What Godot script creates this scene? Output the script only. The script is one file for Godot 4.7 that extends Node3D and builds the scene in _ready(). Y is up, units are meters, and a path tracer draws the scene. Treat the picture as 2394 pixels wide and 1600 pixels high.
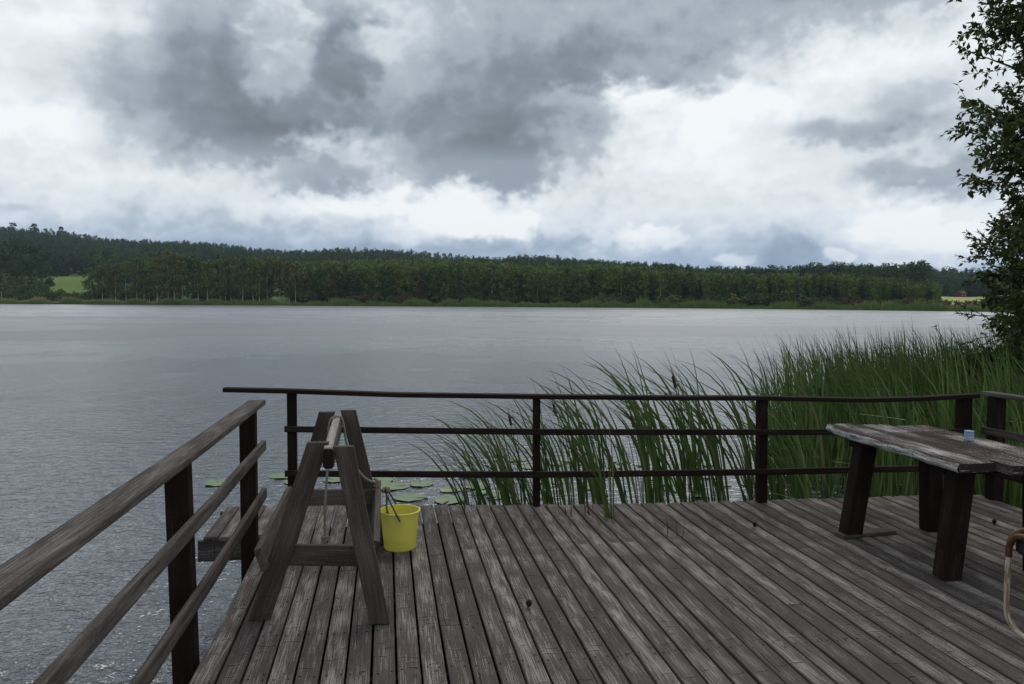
extends Node3D
# A lakeside timber deck on an overcast day. Metres, y up. The deck boards run along local -z of a frame turned by YAW.

const YAW := 0.15897            # the boards run 9.1 degrees left of the view
const WATER := -0.70
const EYE := 1.65

var rng := RandomNumberGenerator.new()
var mats := {}
var counts := {}
var fwd := Vector3(-sin(YAW), 0, -cos(YAW))
var side := Vector3(cos(YAW), 0, -sin(YAW))


func _ready() -> void:
	rng.seed = 11
	set_camera()
	set_sky()
	set_sun()
	make_materials()
	build_water()
	build_land()
	build_far_trees()
	build_deck()
	build_railings()
	build_sawhorse()
	build_ropes()
	build_bucket()
	build_table()
	build_jar()
	build_chair()
	build_cattails()
	build_lily_pads()
	build_near_trees()
	build_litter()


# ------------------------------------------------------------------ camera, sky, sun

func set_camera() -> void:
	var pitch := atan(97.0 / 1834.0)
	var roll := deg_to_rad(0.25)
	var f := Vector3(0, -sin(pitch), -cos(pitch))
	var u := Vector3.RIGHT.cross(f)
	var c := Camera3D.new()
	c.name = "camera"
	c.fov = rad_to_deg(2.0 * atan(800.0 / 1834.0))
	c.near = 0.05
	c.far = 6000.0
	add_child(c)
	c.transform = Transform3D(Basis(Vector3.RIGHT * cos(roll) + u * sin(roll), u * cos(roll) - Vector3.RIGHT * sin(roll), -f), Vector3(0, EYE, 0))
	c.current = true


# Cloud brightness (0 to 255) seen over the lake, every 150 units across and 60 up; 1834 units are one radian near the middle.
const CLOUD := [
	[226, 230, 222, 198, 190, 204, 200, 192, 188, 190, 186, 181, 181, 182, 194, 218, 226],
	[236, 240, 230, 184, 188, 196, 201, 195, 186, 188, 190, 186, 190, 202, 218, 234, 236],
	[229, 226, 206, 170, 176, 186, 196, 190, 176, 166, 175, 184, 204, 230, 238, 234, 230],
	[228, 214, 182, 160, 166, 176, 180, 174, 160, 158, 178, 196, 220, 240, 230, 222, 224],
	[232, 220, 184, 160, 156, 166, 166, 164, 166, 192, 236, 248, 246, 226, 204, 210, 220],
	[239, 236, 206, 164, 143, 162, 166, 166, 150, 186, 236, 245, 226, 202, 196, 206, 214],
	[229, 231, 214, 194, 178, 210, 205, 172, 146, 192, 235, 238, 230, 224, 214, 206, 212],
	[231, 235, 230, 228, 222, 196, 208, 190, 168, 216, 230, 232, 232, 224, 202, 196, 214],
	[223, 226, 222, 221, 226, 234, 235, 240, 233, 228, 228, 229, 225, 228, 238, 234, 230],
	[206, 206, 202, 200, 201, 206, 224, 230, 230, 224, 224, 211, 206, 222, 235, 240, 236],
	[188, 188, 184, 180, 178, 180, 186, 186, 196, 204, 204, 196, 196, 206, 214, 220, 220],
	[178, 178, 176, 174, 172, 172, 174, 176, 178, 182, 184, 182, 182, 186, 188, 190, 190],
]


func cloud_at(px: float, py: float) -> float:
	var gx := clampf(px / 150.0, 0.0, 15.999)
	var gy := clampf(py / 60.0, 0.0, 10.999)
	var i := int(gx)
	var j := int(gy)
	var a := gx - i
	var b := gy - j
	a = a * a * (3.0 - 2.0 * a)
	b = b * b * (3.0 - 2.0 * b)
	return lerpf(lerpf(CLOUD[j][i], CLOUD[j][i + 1], a), lerpf(CLOUD[j + 1][i], CLOUD[j + 1][i + 1], a), b)


# Separate cumulus puffs: middle, half size, how much brighter or darker, softness.
const PUFF := [
	[645, 120, 95, 120, 22, 0.25], [815, 165, 66, 74, -24, 0.4], [800, 60, 60, 50, -12, 0.5], [930, 150, 80, 140, 14, 0.4], [560, 130, 40, 90, -16, 0.5],
	[640, 335, 130, 40, -12, 0.4], [1150, 400, 120, 50, -16, 0.4], [735, 420, 140, 28, -16, 0.4], [1480, 215, 40, 28, 22, 0.6],
	[1130, 522, 110, 34, 24, 0.3], [1540, 552, 80, 26, 18, 0.3], [1710, 596, 42, 18, 22, 0.25], [1950, 602, 40, 20, 22, 0.25],
	[2120, 560, 150, 70, 14, 0.25], [860, 470, 120, 30, 10, 0.4], [1010, 500, 90, 26, 10, 0.4], [420, 560, 160, 14, 8, 0.5], [1830, 590, 60, 40, -16, 0.4],
	[1200, 570, 200, 20, -12, 0.4], [120, 300, 150, 60, 8, 0.4], [1980, 300, 130, 34, -14, 0.5], [2150, 395, 130, 24, -16, 0.4],
]

var sn := []

func sky_color(az: float, el: float) -> Color:
	var dir := Vector3(sin(az) * cos(el), sin(el), -cos(az) * cos(el))
	var d3 := dir * 10.0
	var w1: float = sn[0].get_noise_3d(d3.x, d3.y * 1.25, d3.z)
	var w2: float = sn[1].get_noise_3d(d3.x, d3.y * 1.25, d3.z)
	var f1: float = sn[2].get_noise_3d(d3.x, d3.y * 1.3, d3.z)
	var f2: float = sn[3].get_noise_3d(d3.x + w1 * 0.5, d3.y * 1.3 + w2 * 0.5, d3.z)
	var bil: float = 0.36 - absf(sn[5].get_noise_3d(d3.x + f2 * 0.12, d3.y * 1.25 + f1 * 0.12, d3.z)) * 2.0
	var lum: float = 202.0 + 34.0 * sn[4].get_noise_3d(d3.x * 0.3, d3.y * 0.9, d3.z * 0.3) + 26.0 * w1
	var inside := smoothstep(1.0, 0.66, absf(az)) * smoothstep(0.60, 0.40, el)
	if inside > 0.0:
		var px := 1197.0 + 1834.0 * tan(clampf(az, -1.1, 1.1))
		var py := 703.0 - 1834.0 * tan(el) / maxf(cos(az), 0.4)
		var low := smoothstep(690.0, 480.0, py)
		var wx := px + (w1 * 58.0 + f2 * 40.0 + f1 * 20.0) * (0.4 + 0.6 * low)
		var wy := py + (w2 * 40.0 - f2 * 32.0 + f1 * 24.0) * (0.35 + 0.65 * low)
		var l := cloud_at(wx, wy)
		for p: Array in PUFF:
			var ex: float = (wx - p[0]) / p[2]
			var ey: float = (wy - p[1]) / p[3]
			var r := ex * ex + ey * ey
			if r < 5.0:
				l += p[4] * smoothstep(1.0 + p[5], 1.0 - p[5], sqrt(r) + f2 * 0.35 + f1 * 0.2 - bil * 0.12)
		var rag := f1 * 30.0 + f2 * 22.0 + bil * 14.0
		l += (6.0 * tanh((l + rag * 0.8 - 208.0) / 6.5) + 4.5 * tanh((l + rag * 0.8 - 174.0) / 6.5)) * (0.5 + 0.5 * low) - 9.0
		var strata: float = sn[5].get_noise_3d(d3.x * 0.55 + w1 * 0.3, d3.y * 3.4 + f1 * 0.2, d3.z * 0.55)
		l += strata * 16.0 * (1.0 - low * 0.75)
		lum = lerpf(lum, l, inside)
	lum += f2 * 5.0 + f1 * 4.0 + bil * 5.0 + 1.0
	var least := lerpf(162.0, 118.0, smoothstep(0.165, 0.21, el))
	lum = minf(lum, 244.0)
	if lum < least + 14.0:
		lum = least + 14.0 * exp((lum - least - 14.0) / 14.0)
	lum /= 255.0
	# thick cloud is a little blue; towards the horizon the gaps are blue air
	var low_blue := smoothstep(0.16, 0.02, el)
	var dark := clampf((0.96 - lum) / 0.34, 0.0, 1.0)
	var tint := Color(0.985, 1.0, 1.01).lerp(Color(0.90, 0.975, 1.05), dark).lerp(Color(0.855, 0.965, 1.10), low_blue * clampf(dark * 1.3, 0.0, 1.0))
	var c := Color(lum * tint.r, lum * tint.g, lum * tint.b)
	return c.srgb_to_linear()


func set_sky() -> void:
	for k in 6:
		var n := FastNoiseLite.new()
		n.noise_type = FastNoiseLite.TYPE_SIMPLEX_SMOOTH
		n.seed = 40 + k
		n.frequency = [0.55, 0.55, 3.4, 1.4, 0.6, 1.9][k]
		n.fractal_octaves = [3, 3, 5, 4, 2, 4][k]
		n.fractal_gain = 0.6 if k == 2 else 0.52
		sn.append(n)
	var w := 4096
	var h := 2048
	var im := Image.create_empty(w, h, false, Image.FORMAT_RGBF)
	# coarse everywhere, fine where the lens looks: the same formula at two spacings
	var cw := w / 8
	var ch := h / 16 + 2
	var coarse := Image.create_empty(cw, ch, false, Image.FORMAT_RGBF)
	for y in ch:
		for x in cw:
			coarse.set_pixel(x, y, sky_color(wrapf((float(x) + 0.5) / cw * TAU, -PI, PI), maxf(PI / 2 - (float(y) + 0.5) * 8.0 / h * PI, 0.004)))
	coarse.resize(w, ch * 8, Image.INTERPOLATE_CUBIC)
	im.fill(Color(0.30, 0.33, 0.37))
	im.blit_rect(coarse, Rect2i(0, 0, w, h / 2), Vector2i.ZERO)
	var x0 := int(-0.72 / TAU * w)
	var x1 := int(0.72 / TAU * w)
	var y0 := int((0.5 - 0.48 / PI) * h)
	for y in range(y0, h / 2):
		for x in range(x0, x1):
			im.set_pixel(posmod(x, w), y, sky_color((x + 0.5) / w * TAU, PI / 2 - (y + 0.5) / h * PI))
	var pan := PanoramaSkyMaterial.new()
	pan.panorama = ImageTexture.create_from_image(im)
	pan.energy_multiplier = 1.0
	var s := Sky.new()
	s.sky_material = pan
	var e := Environment.new()
	e.background_mode = Environment.BG_SKY
	e.sky = s
	e.tonemap_mode = Environment.TONE_MAPPER_LINEAR
	e.tonemap_exposure = 1.07
	e.fog_enabled = true
	e.fog_density = 0.00011
	e.fog_light_color = Color(0.78, 0.86, 0.95)
	e.sdfgi_enabled = true
	e.ssao_enabled = true
	e.ssil_enabled = true
	var we := WorldEnvironment.new()
	we.name = "world_environment"
	we.environment = e
	add_child(we)


func set_sun() -> void:
	var l := DirectionalLight3D.new()
	l.name = "sun"
	l.light_energy = 0.36
	l.light_color = Color(1.0, 0.97, 0.93)
	l.light_angular_distance = 28.0
	l.shadow_enabled = true
	add_child(l)
	# behind the bright gap in the clouds, ahead and to the right
	var to_sun := Vector3(0.15, 0.95, -0.75).normalized()
	l.look_at_from_position(Vector3.ZERO, -to_sun, Vector3.UP)


# ------------------------------------------------------------------ mesh helper

class Shape:
	var v := PackedVector3Array()
	var n := PackedVector3Array()
	var t := PackedVector2Array()
	var c := PackedColorArray()
	var col := Color(1, 1, 1)

	func tri(a: Vector3, b: Vector3, d: Vector3, ta := Vector2.ZERO, tb := Vector2.ZERO, td := Vector2.ZERO) -> void:
		# a, b, d run anticlockwise seen from outside
		var nn := (b - a).cross(d - a).normalized()
		v.append_array([a, d, b])
		n.append_array([nn, nn, nn])
		t.append_array([ta, td, tb])
		c.append_array([col, col, col])

	func quad(a: Vector3, b: Vector3, d: Vector3, e: Vector3, ta := Vector2.ZERO, tb := Vector2.ZERO, td := Vector2.ZERO, te := Vector2.ZERO) -> void:
		tri(a, b, d, ta, tb, td)
		tri(a, d, e, ta, td, te)

	func smooth_quad(p: Array, m: Array, uv: Array) -> void:
		for k in [0, 2, 1, 0, 3, 2]:
			v.append(p[k])
			n.append(m[k])
			t.append(uv[k])
			c.append(col)

	# A timber of cross-section w (across) by h (along up), chamfered by ch, swept through pts.
	# uv: x0..x1 is the strip of the wood picture, metres of length per repeat = rep
	func beam(pts: Array, up: Vector3, w: float, h: float, ch: float, x0: float, x1: float, v0: float, rep: float, cut := 0.0) -> void:
		var hw := w / 2
		var hh := h / 2
		var prof := [Vector2(-hw + ch, -hh), Vector2(hw - ch, -hh), Vector2(hw, -hh + ch), Vector2(hw, hh - ch), Vector2(hw - ch, hh), Vector2(-hw + ch, hh), Vector2(-hw, hh - ch), Vector2(-hw, -hh + ch)]
		var rings := []
		var runs := []
		var run := 0.0
		for i in pts.size():
			var p: Vector3 = pts[i]
			var d: Vector3 = (pts[mini(i + 1, pts.size() - 1)] - pts[maxi(i - 1, 0)]).normalized()
			var s := d.cross(up).normalized()
			var uu := s.cross(d).normalized()
			if i > 0:
				run += p.distance_to(pts[i - 1])
			runs.append(v0 + run / rep)
			var ring := []
			for q: Vector2 in prof:
				var shift := 0.0
				if cut != 0.0 and i == pts.size() - 1:
					shift = cut * q.x
				ring.append(p + s * q.x + uu * q.y + d * shift)
			rings.append(ring)
		for i in pts.size() - 1:
			for k in 8:
				var k2 := (k + 1) % 8
				var a := x0
				var b := x1
				if k % 2 == 1:
					a = lerpf(x0, x1, 0.98)
				if k in [2, 6]:
					b = lerpf(x0, x1, 0.2 + 0.75 * minf(1.0, h / w))
				quad(rings[i][k], rings[i][k2], rings[i + 1][k2], rings[i + 1][k], Vector2(a, runs[i]), Vector2(b, runs[i]), Vector2(b, runs[i + 1]), Vector2(a, runs[i + 1]))
		for e in [0, pts.size() - 1]:
			var ring: Array = rings[e]
			for k in range(1, 7):
				var a := Vector2(lerpf(x0, x1, 0.1), v0)
				var b := Vector2(lerpf(x0, x1, 0.1 + 0.1 * k), v0 + 0.004 * k)
				var g := Vector2(lerpf(x0, x1, 0.2 + 0.1 * k), v0 + 0.01)
				if e == 0:
					tri(ring[0], ring[k + 1], ring[k], a, g, b)
				else:
					tri(ring[0], ring[k], ring[k + 1], a, b, g)

	func tube(pts: Array, radii: Array, sides: int, caps := true, vscale := 1.0) -> void:
		var rings := []
		var norms := []
		var ref := Vector3(0.31, 0.9, 0.27).normalized()
		var last_s := Vector3.ZERO
		for i in pts.size():
			var d: Vector3 = (pts[mini(i + 1, pts.size() - 1)] - pts[maxi(i - 1, 0)]).normalized()
			var s := d.cross(ref)
			if last_s != Vector3.ZERO:
				s = last_s - d * last_s.dot(d)
			if s.length() < 0.01:
				s = d.cross(Vector3(1, 0.1, 0))
			s = s.normalized()
			last_s = s
			var u := d.cross(s).normalized()
			var ring := []
			var nr := []
			for k in sides:
				var a := TAU * k / sides
				var o := s * cos(a) + u * sin(a)
				nr.append(o)
				ring.append(pts[i] + o * radii[i])
			rings.append(ring)
			norms.append(nr)
		var run := 0.0
		for i in pts.size() - 1:
			var step: float = pts[i].distance_to(pts[i + 1]) * vscale
			for k in sides:
				var k2 := (k + 1) % sides
				var ua := float(k) / sides
				var ub := float(k + 1) / sides
				smooth_quad([rings[i][k], rings[i][k2], rings[i + 1][k2], rings[i + 1][k]], [norms[i][k], norms[i][k2], norms[i + 1][k2], norms[i + 1][k]], [Vector2(ua, run), Vector2(ub, run), Vector2(ub, run + step), Vector2(ua, run + step)])
			run += step
		if caps:
			for e in [0, pts.size() - 1]:
				for k in range(1, sides - 1):
					if e == 0:
						tri(rings[e][0], rings[e][k + 1], rings[e][k])
					else:
						tri(rings[e][0], rings[e][k], rings[e][k + 1])

	# Points (radius, height) turned round the y axis, from the bottom outside upwards.
	func lathe(prof: Array, sides: int) -> void:
		for i in prof.size() - 1:
			var a: Vector2 = prof[i]
			var b: Vector2 = prof[i + 1]
			var nn := Vector2(b.y - a.y, a.x - b.x).normalized()
			for k in sides:
				var p := TAU * k / sides
				var q := TAU * (k + 1) / sides
				var dp := Vector3(cos(p), 0, -sin(p))
				var dq := Vector3(cos(q), 0, -sin(q))
				var up := Vector3.UP
				smooth_quad([dp * a.x + up * a.y, dq * a.x + up * a.y, dq * b.x + up * b.y, dp * b.x + up * b.y], [dp * nn.x + up * nn.y, dq * nn.x + up * nn.y, dq * nn.x + up * nn.y, dp * nn.x + up * nn.y], [Vector2(float(k) / sides, a.y), Vector2(float(k + 1) / sides, a.y), Vector2(float(k + 1) / sides, b.y), Vector2(float(k) / sides, b.y)])

	# A pointed leaf of length l and width w from p along d, its face turned to m, folded a little along the midrib.
	func leaf(p: Vector3, d: Vector3, m: Vector3, l: float, w: float) -> void:
		var s := d.cross(m).normalized()
		var mid := p + d * l * 0.45 - m * l * 0.05
		var tip := p + d * l - m * l * 0.12
		var a := p + d * l * 0.4 + s * w * 0.5 + m * w * 0.12
		var b := p + d * l * 0.4 - s * w * 0.5 + m * w * 0.12
		tri(p, a, mid)
		tri(mid, a, tip)
		tri(p, mid, b)
		tri(mid, tip, b)

	# A flat leafy spray: one quad.
	func card(p: Vector3, d: Vector3, s: Vector3) -> void:
		quad(p - d - s * 0.55, p - d * 0.2 + s, p + d + s * 0.4, p + d * 0.1 - s)

	func mesh() -> ArrayMesh:
		var a := []
		a.resize(Mesh.ARRAY_MAX)
		a[Mesh.ARRAY_VERTEX] = v
		a[Mesh.ARRAY_NORMAL] = n
		a[Mesh.ARRAY_TEX_UV] = t
		a[Mesh.ARRAY_COLOR] = c
		var m := ArrayMesh.new()
		m.add_surface_from_arrays(Mesh.PRIMITIVE_TRIANGLES, a)
		return m


func numbered(called: String) -> String:
	var k: int = counts.get(called, 0)
	counts[called] = k + 1
	return called if k == 0 else "%s_%03d" % [called, k]


func thing(called: String, label: String, category: String, at := Vector3.ZERO, turn := 0.0, group := "") -> Node3D:
	var o := Node3D.new()
	o.name = numbered(called)
	add_child(o)
	o.position = at
	o.rotation.y = turn
	tag(o, label, category, group)
	return o


func tag(o: Node, label: String, category: String, group := "") -> void:
	o.set_meta("label", label)
	o.set_meta("category", category)
	if group:
		o.set_meta("group", group)


func part(called: String, shape: Variant, mat: Material, parent: Node) -> MeshInstance3D:
	var o := MeshInstance3D.new()
	o.name = called if parent != self else numbered(called)
	o.mesh = shape.mesh() if shape is Shape else shape
	o.material_override = mat
	parent.add_child(o, true)
	return o


func structure(called: String, shape: Variant, mat: Material) -> MeshInstance3D:
	var o := part(called, shape, mat, self)
	o.set_meta("kind", "structure")
	return o


func copy(o: Node3D, label := "") -> Node3D:
	var c: Node3D = o.duplicate()
	c.name = numbered(String(o.name).rstrip("0123456789").trim_suffix("_"))
	add_child(c)
	if label:
		c.set_meta("label", label)
	return c


# deck frame: u metres ahead along the boards, v to the right across them
func dk(u: float, v: float, y := 0.0) -> Vector3:
	return Vector3(v, y, -u)


func deck_world(u: float, v: float, y := 0.0) -> Vector3:
	return fwd * u + side * v + Vector3.UP * y


func deck_thing(called: String, label: String, category: String, group := "") -> Node3D:
	return thing(called, label, category, Vector3.ZERO, YAW, group)


func spread(v: float) -> float:
	return rng.randf_range(-v, v)


func lin(r: float, g: float, b: float) -> Color:
	return Color(r, g, b).linear_to_srgb()


# ------------------------------------------------------------------ materials

func noise(freq: float, sd: int, oct := 3, type := FastNoiseLite.TYPE_SIMPLEX_SMOOTH) -> FastNoiseLite:
	var n := FastNoiseLite.new()
	n.noise_type = type
	n.seed = sd
	n.frequency = freq
	n.fractal_octaves = oct
	return n


func stretched(w: int, h: int, across: float, along: float, sd: int, oct := 3) -> PackedByteArray:
	# noise with features across pixels wide and along pixels long
	var k := maxf(1.0, along / across)
	var im := noise(1.0 / across, sd, oct).get_image(w, maxi(4, int(h / k)))
	im.convert(Image.FORMAT_L8)
	im.resize(w, h, Image.INTERPOLATE_CUBIC)
	return im.get_data()


# Weathered timber: paint worn to bare grey wood in streaks, checks along the grain, knots with short cracks across.
# Colours are linear albedo. Returns [colour picture, height picture].
func wood(w: int, h: int, strips: int, paint: Color, paint2: Color, bare: Color, worn: float, hard: float, sd: int, cracks: int, px_per_m: float, deep := 1.0, nails := []) -> Array:
	var r := RandomNumberGenerator.new()
	r.seed = sd
	var sw := w / strips
	var grain := stretched(w, h, 1.8, 70.0, sd + 1, 3)
	var streak := stretched(w, h, 3.4, 120.0, sd + 2, 4)
	var patch := stretched(w, h, sw * 1.1, sw * 3.2, sd + 3, 4)
	var fine := stretched(w, h, 2.0, 6.0, sd + 4, 2)
	var mark := PackedFloat32Array()     # cracks (negative), knots
	mark.resize(w * h)
	var tone := PackedFloat32Array()
	for k in strips:
		tone.append(r.randf_range(-0.16, 0.16))
		var base := k * sw
		for q in cracks:
			# short crack across the board, bent like a brow
			var y0 := r.randi_range(8, h - 9)
			var xa := r.randi_range(0, sw / 2)
			var xb := mini(sw - 1, xa + r.randi_range(sw / 4, sw))
			var bend := r.randf_range(-5, 5)
			var tilt := r.randf_range(-0.16, 0.16)
			for x in range(xa, xb):
				var e := float(x - xa) / maxf(1, xb - xa)
				var y := int(y0 + bend * sin(e * PI) + tilt * (x - xa) + r.randf_range(-0.6, 0.6))
				for dy in range(-1, 5):
					var yy := clampi(y + dy, 0, h - 1)
					var amt := -0.85 if dy <= 0 else 0.42 - dy * 0.08
					if dy > 0 and mark[yy * w + base + x] < 0:
						continue
					mark[yy * w + base + x] = amt * (1.0 - absf(e * 2 - 1) * 0.4)
		for q in maxi(1, cracks / 3):
			# check along the grain, with bare wood beside it
			var x := float(r.randi_range(sw / 5, sw * 4 / 5))
			var y0 := r.randi_range(0, h - 1)
			var ln := int(r.randf_range(0.12, 0.7) * px_per_m)
			for yy in ln:
				x = clampf(x + r.randf_range(-0.22, 0.22), 3, sw - 4)
				var y := (y0 + yy) % h
				var i := y * w + base + int(x)
				mark[i] = -0.9 * minf(1.0, minf(yy, ln - yy) / 20.0)
				for dx in [-3, -2, -1, 1, 2, 3]:
					if mark[i + dx] >= 0:
						mark[i + dx] = maxf(mark[i + dx], 0.5 - 0.12 * absf(dx))
		for q in maxi(1, cracks / 2):
			# knot
			var cx := r.randi_range(4, sw - 5)
			var cy := r.randi_range(8, h - 9)
			var rad := r.randf_range(2.0, 4.2)
			for dy in range(-9, 10):
				for dx in range(-5, 6):
					var d := sqrt(dx * dx + dy * dy * 0.35)
					var xx := cx + dx
					if d < rad and xx >= 0 and xx < sw:
						mark[clampi(cy + dy, 0, h - 1) * w + base + xx] = -0.5 if d > rad - 1.3 else -0.3
	for k in strips:
		for at: float in nails:
			for f in [0.2, 0.8]:
				var nx := int(k * sw + sw * f + r.randf_range(-3, 3))
				var ny := int(at * px_per_m + r.randf_range(-5, 5))
				for dy in range(-2, 3):
					for dx in range(-2, 3):
						if dx * dx + dy * dy < 6:
							mark[clampi(ny + dy, 0, h - 1) * w + nx + dx] = -0.75
	var out := PackedByteArray()
	out.resize(w * h * 3)
	var high := PackedByteArray()
	high.resize(w * h)
	var lut := PackedByteArray()
	for k in 1025:
		lut.append(int(clampf(Color(k / 1024.0, 0, 0).linear_to_srgb().r * 255.0, 0, 255)))
	for y in h:
		for x in w:
			var i := y * w + x
			var s := x / sw
			var ex := float(x - s * sw) / sw
			var edge := absf(ex * 2.0 - 1.0)
			var g := grain[i] / 255.0
			var m := mark[i] * deep
			var wear := (streak[i] / 255.0 - 0.5) * 1.2 + (patch[i] / 255.0 - 0.5) * 0.75 + (fine[i] / 255.0 - 0.5) * 0.85 + (g - 0.5) * 0.35 + worn + tone[s] - edge * edge * 0.30 + 0.08 + maxf(m, 0.0) * 0.55
			wear = clampf(wear * hard + 0.5, 0.0, 1.0)
			var p := clampf((patch[(i + w * 37) % (w * h)] / 255.0), 0.0, 1.0)
			var k := 0.78 + 0.44 * g
			if m < 0.0:
				k *= 1.0 + m
			k *= 1.0 + tone[s] * 0.9
			var cr := lerpf(lerpf(paint.r, paint2.r, p), bare.r, wear) * k
			var cg := lerpf(lerpf(paint.g, paint2.g, p), bare.g, wear) * k
			var cb := lerpf(lerpf(paint.b, paint2.b, p), bare.b, wear) * k
			out[i * 3] = lut[clampi(int(cr * 1024.0), 0, 1024)]
			out[i * 3 + 1] = lut[clampi(int(cg * 1024.0), 0, 1024)]
			out[i * 3 + 2] = lut[clampi(int(cb * 1024.0), 0, 1024)]
			high[i] = clampi(int((0.55 + 0.35 * (g - 0.5) + minf(m, 0.0) * 0.5 - wear * 0.1) * 255.0), 0, 255)
	return [ImageTexture.create_from_image(Image.create_from_data(w, h, false, Image.FORMAT_RGB8, out)), ImageTexture.create_from_image(Image.create_from_data(w, h, false, Image.FORMAT_L8, high))]


func wood_material(called: String, pics: Array, relief: float, rough := 0.85) -> StandardMaterial3D:
	var m := StandardMaterial3D.new()
	m.resource_name = called
	m.albedo_texture = pics[0]
	m.roughness = rough
	m.metallic_specular = 0.22
	m.heightmap_enabled = true
	m.heightmap_texture = pics[1]
	m.heightmap_scale = relief
	mats[called] = m
	return m


func plain(called: String, c: Color, rough := 0.8, spec := 0.5) -> StandardMaterial3D:
	var m := StandardMaterial3D.new()
	m.resource_name = called
	m.albedo_color = c.linear_to_srgb()
	m.roughness = rough
	m.metallic_specular = spec
	mats[called] = m
	return m


func leafy(called: String, rough := 0.6, through := 0.35) -> StandardMaterial3D:
	var m := plain(called, Color(1, 1, 1), rough, 0.35)
	m.vertex_color_use_as_albedo = true
	m.cull_mode = BaseMaterial3D.CULL_DISABLED
	if through > 0:
		m.backlight_enabled = true
		m.backlight = Color(through, through, through)
	return m


func make_materials() -> void:
	wood_material("deck_wood", wood(768, 2048, 16, Color(0.070, 0.0565, 0.052), Color(0.095, 0.080, 0.074), Color(0.26, 0.24, 0.22), -0.29, 1.9, 5, 16, 401.6, 1.2, [0.15, 0.6, 1.05, 3.45, 3.9, 4.35, 4.8]), 0.35)
	wood_material("rail_wood", wood(256, 1024, 4, Color(0.015, 0.0085, 0.0078), Color(0.021, 0.0125, 0.011), Color(0.055, 0.042, 0.036), -0.62, 1.6, 25, 5, 400.0, 0.6), 0.15, 0.85)
	wood_material("handrail_wood", wood(256, 1024, 4, Color(0.047, 0.038, 0.034), Color(0.062, 0.051, 0.046), Color(0.15, 0.137, 0.123), -0.30, 1.7, 35, 7, 400.0, 0.7), 0.2)
	wood_material("grey_wood", wood(256, 1024, 4, Color(0.062, 0.050, 0.041), Color(0.086, 0.073, 0.061), Color(0.155, 0.138, 0.118), -0.2, 1.1, 45, 4, 400.0, 0.5), 0.2)
	wood_material("pale_beam_wood", wood(256, 1024, 4, Color(0.12, 0.112, 0.10), Color(0.16, 0.15, 0.135), Color(0.34, 0.325, 0.30), 0.1, 1.5, 48, 4, 400.0, 0.7), 0.3)
	wood_material("table_wood", wood(384, 1024, 3, Color(0.034, 0.021, 0.020), Color(0.050, 0.036, 0.034), Color(0.46, 0.45, 0.43), -0.46, 3.4, 55, 6, 400.0, 0.8), 0.3, 0.92)
	wood_material("table_edge_wood", wood(256, 1024, 4, Color(0.035, 0.030, 0.028), Color(0.06, 0.054, 0.05), Color(0.52, 0.51, 0.49), 0.02, 2.8, 65, 12, 400.0), 0.6)
	leafy("leaves", 0.55, 0.4)
	leafy("far_leaves", 0.9, 0.2)
	leafy("blade", 0.45, 0.3)
	plain("stem", Color(0.05, 0.045, 0.035), 0.9)
	plain("birch_bark", Color(0.5, 0.48, 0.44), 0.9)
	plain("far_bark", Color(0.06, 0.05, 0.04), 0.9)


# ------------------------------------------------------------------ water

func water_material(called: String, strength: float, scale: Vector2, offset: Vector2, tex: Texture2D, rough: float, coat: float) -> StandardMaterial3D:
	var m := StandardMaterial3D.new()
	m.resource_name = called
	m.albedo_color = lin(0.026, 0.033, 0.046)
	m.roughness = rough
	m.metallic_specular = 0.72
	m.clearcoat_enabled = true
	m.clearcoat = coat
	m.clearcoat_roughness = 0.34
	m.normal_enabled = true
	m.normal_texture = tex
	m.normal_scale = strength
	m.uv1_scale = Vector3(scale.x, scale.y, 1)
	m.uv1_offset = Vector3(offset.x, offset.y, 0)
	return m


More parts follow.
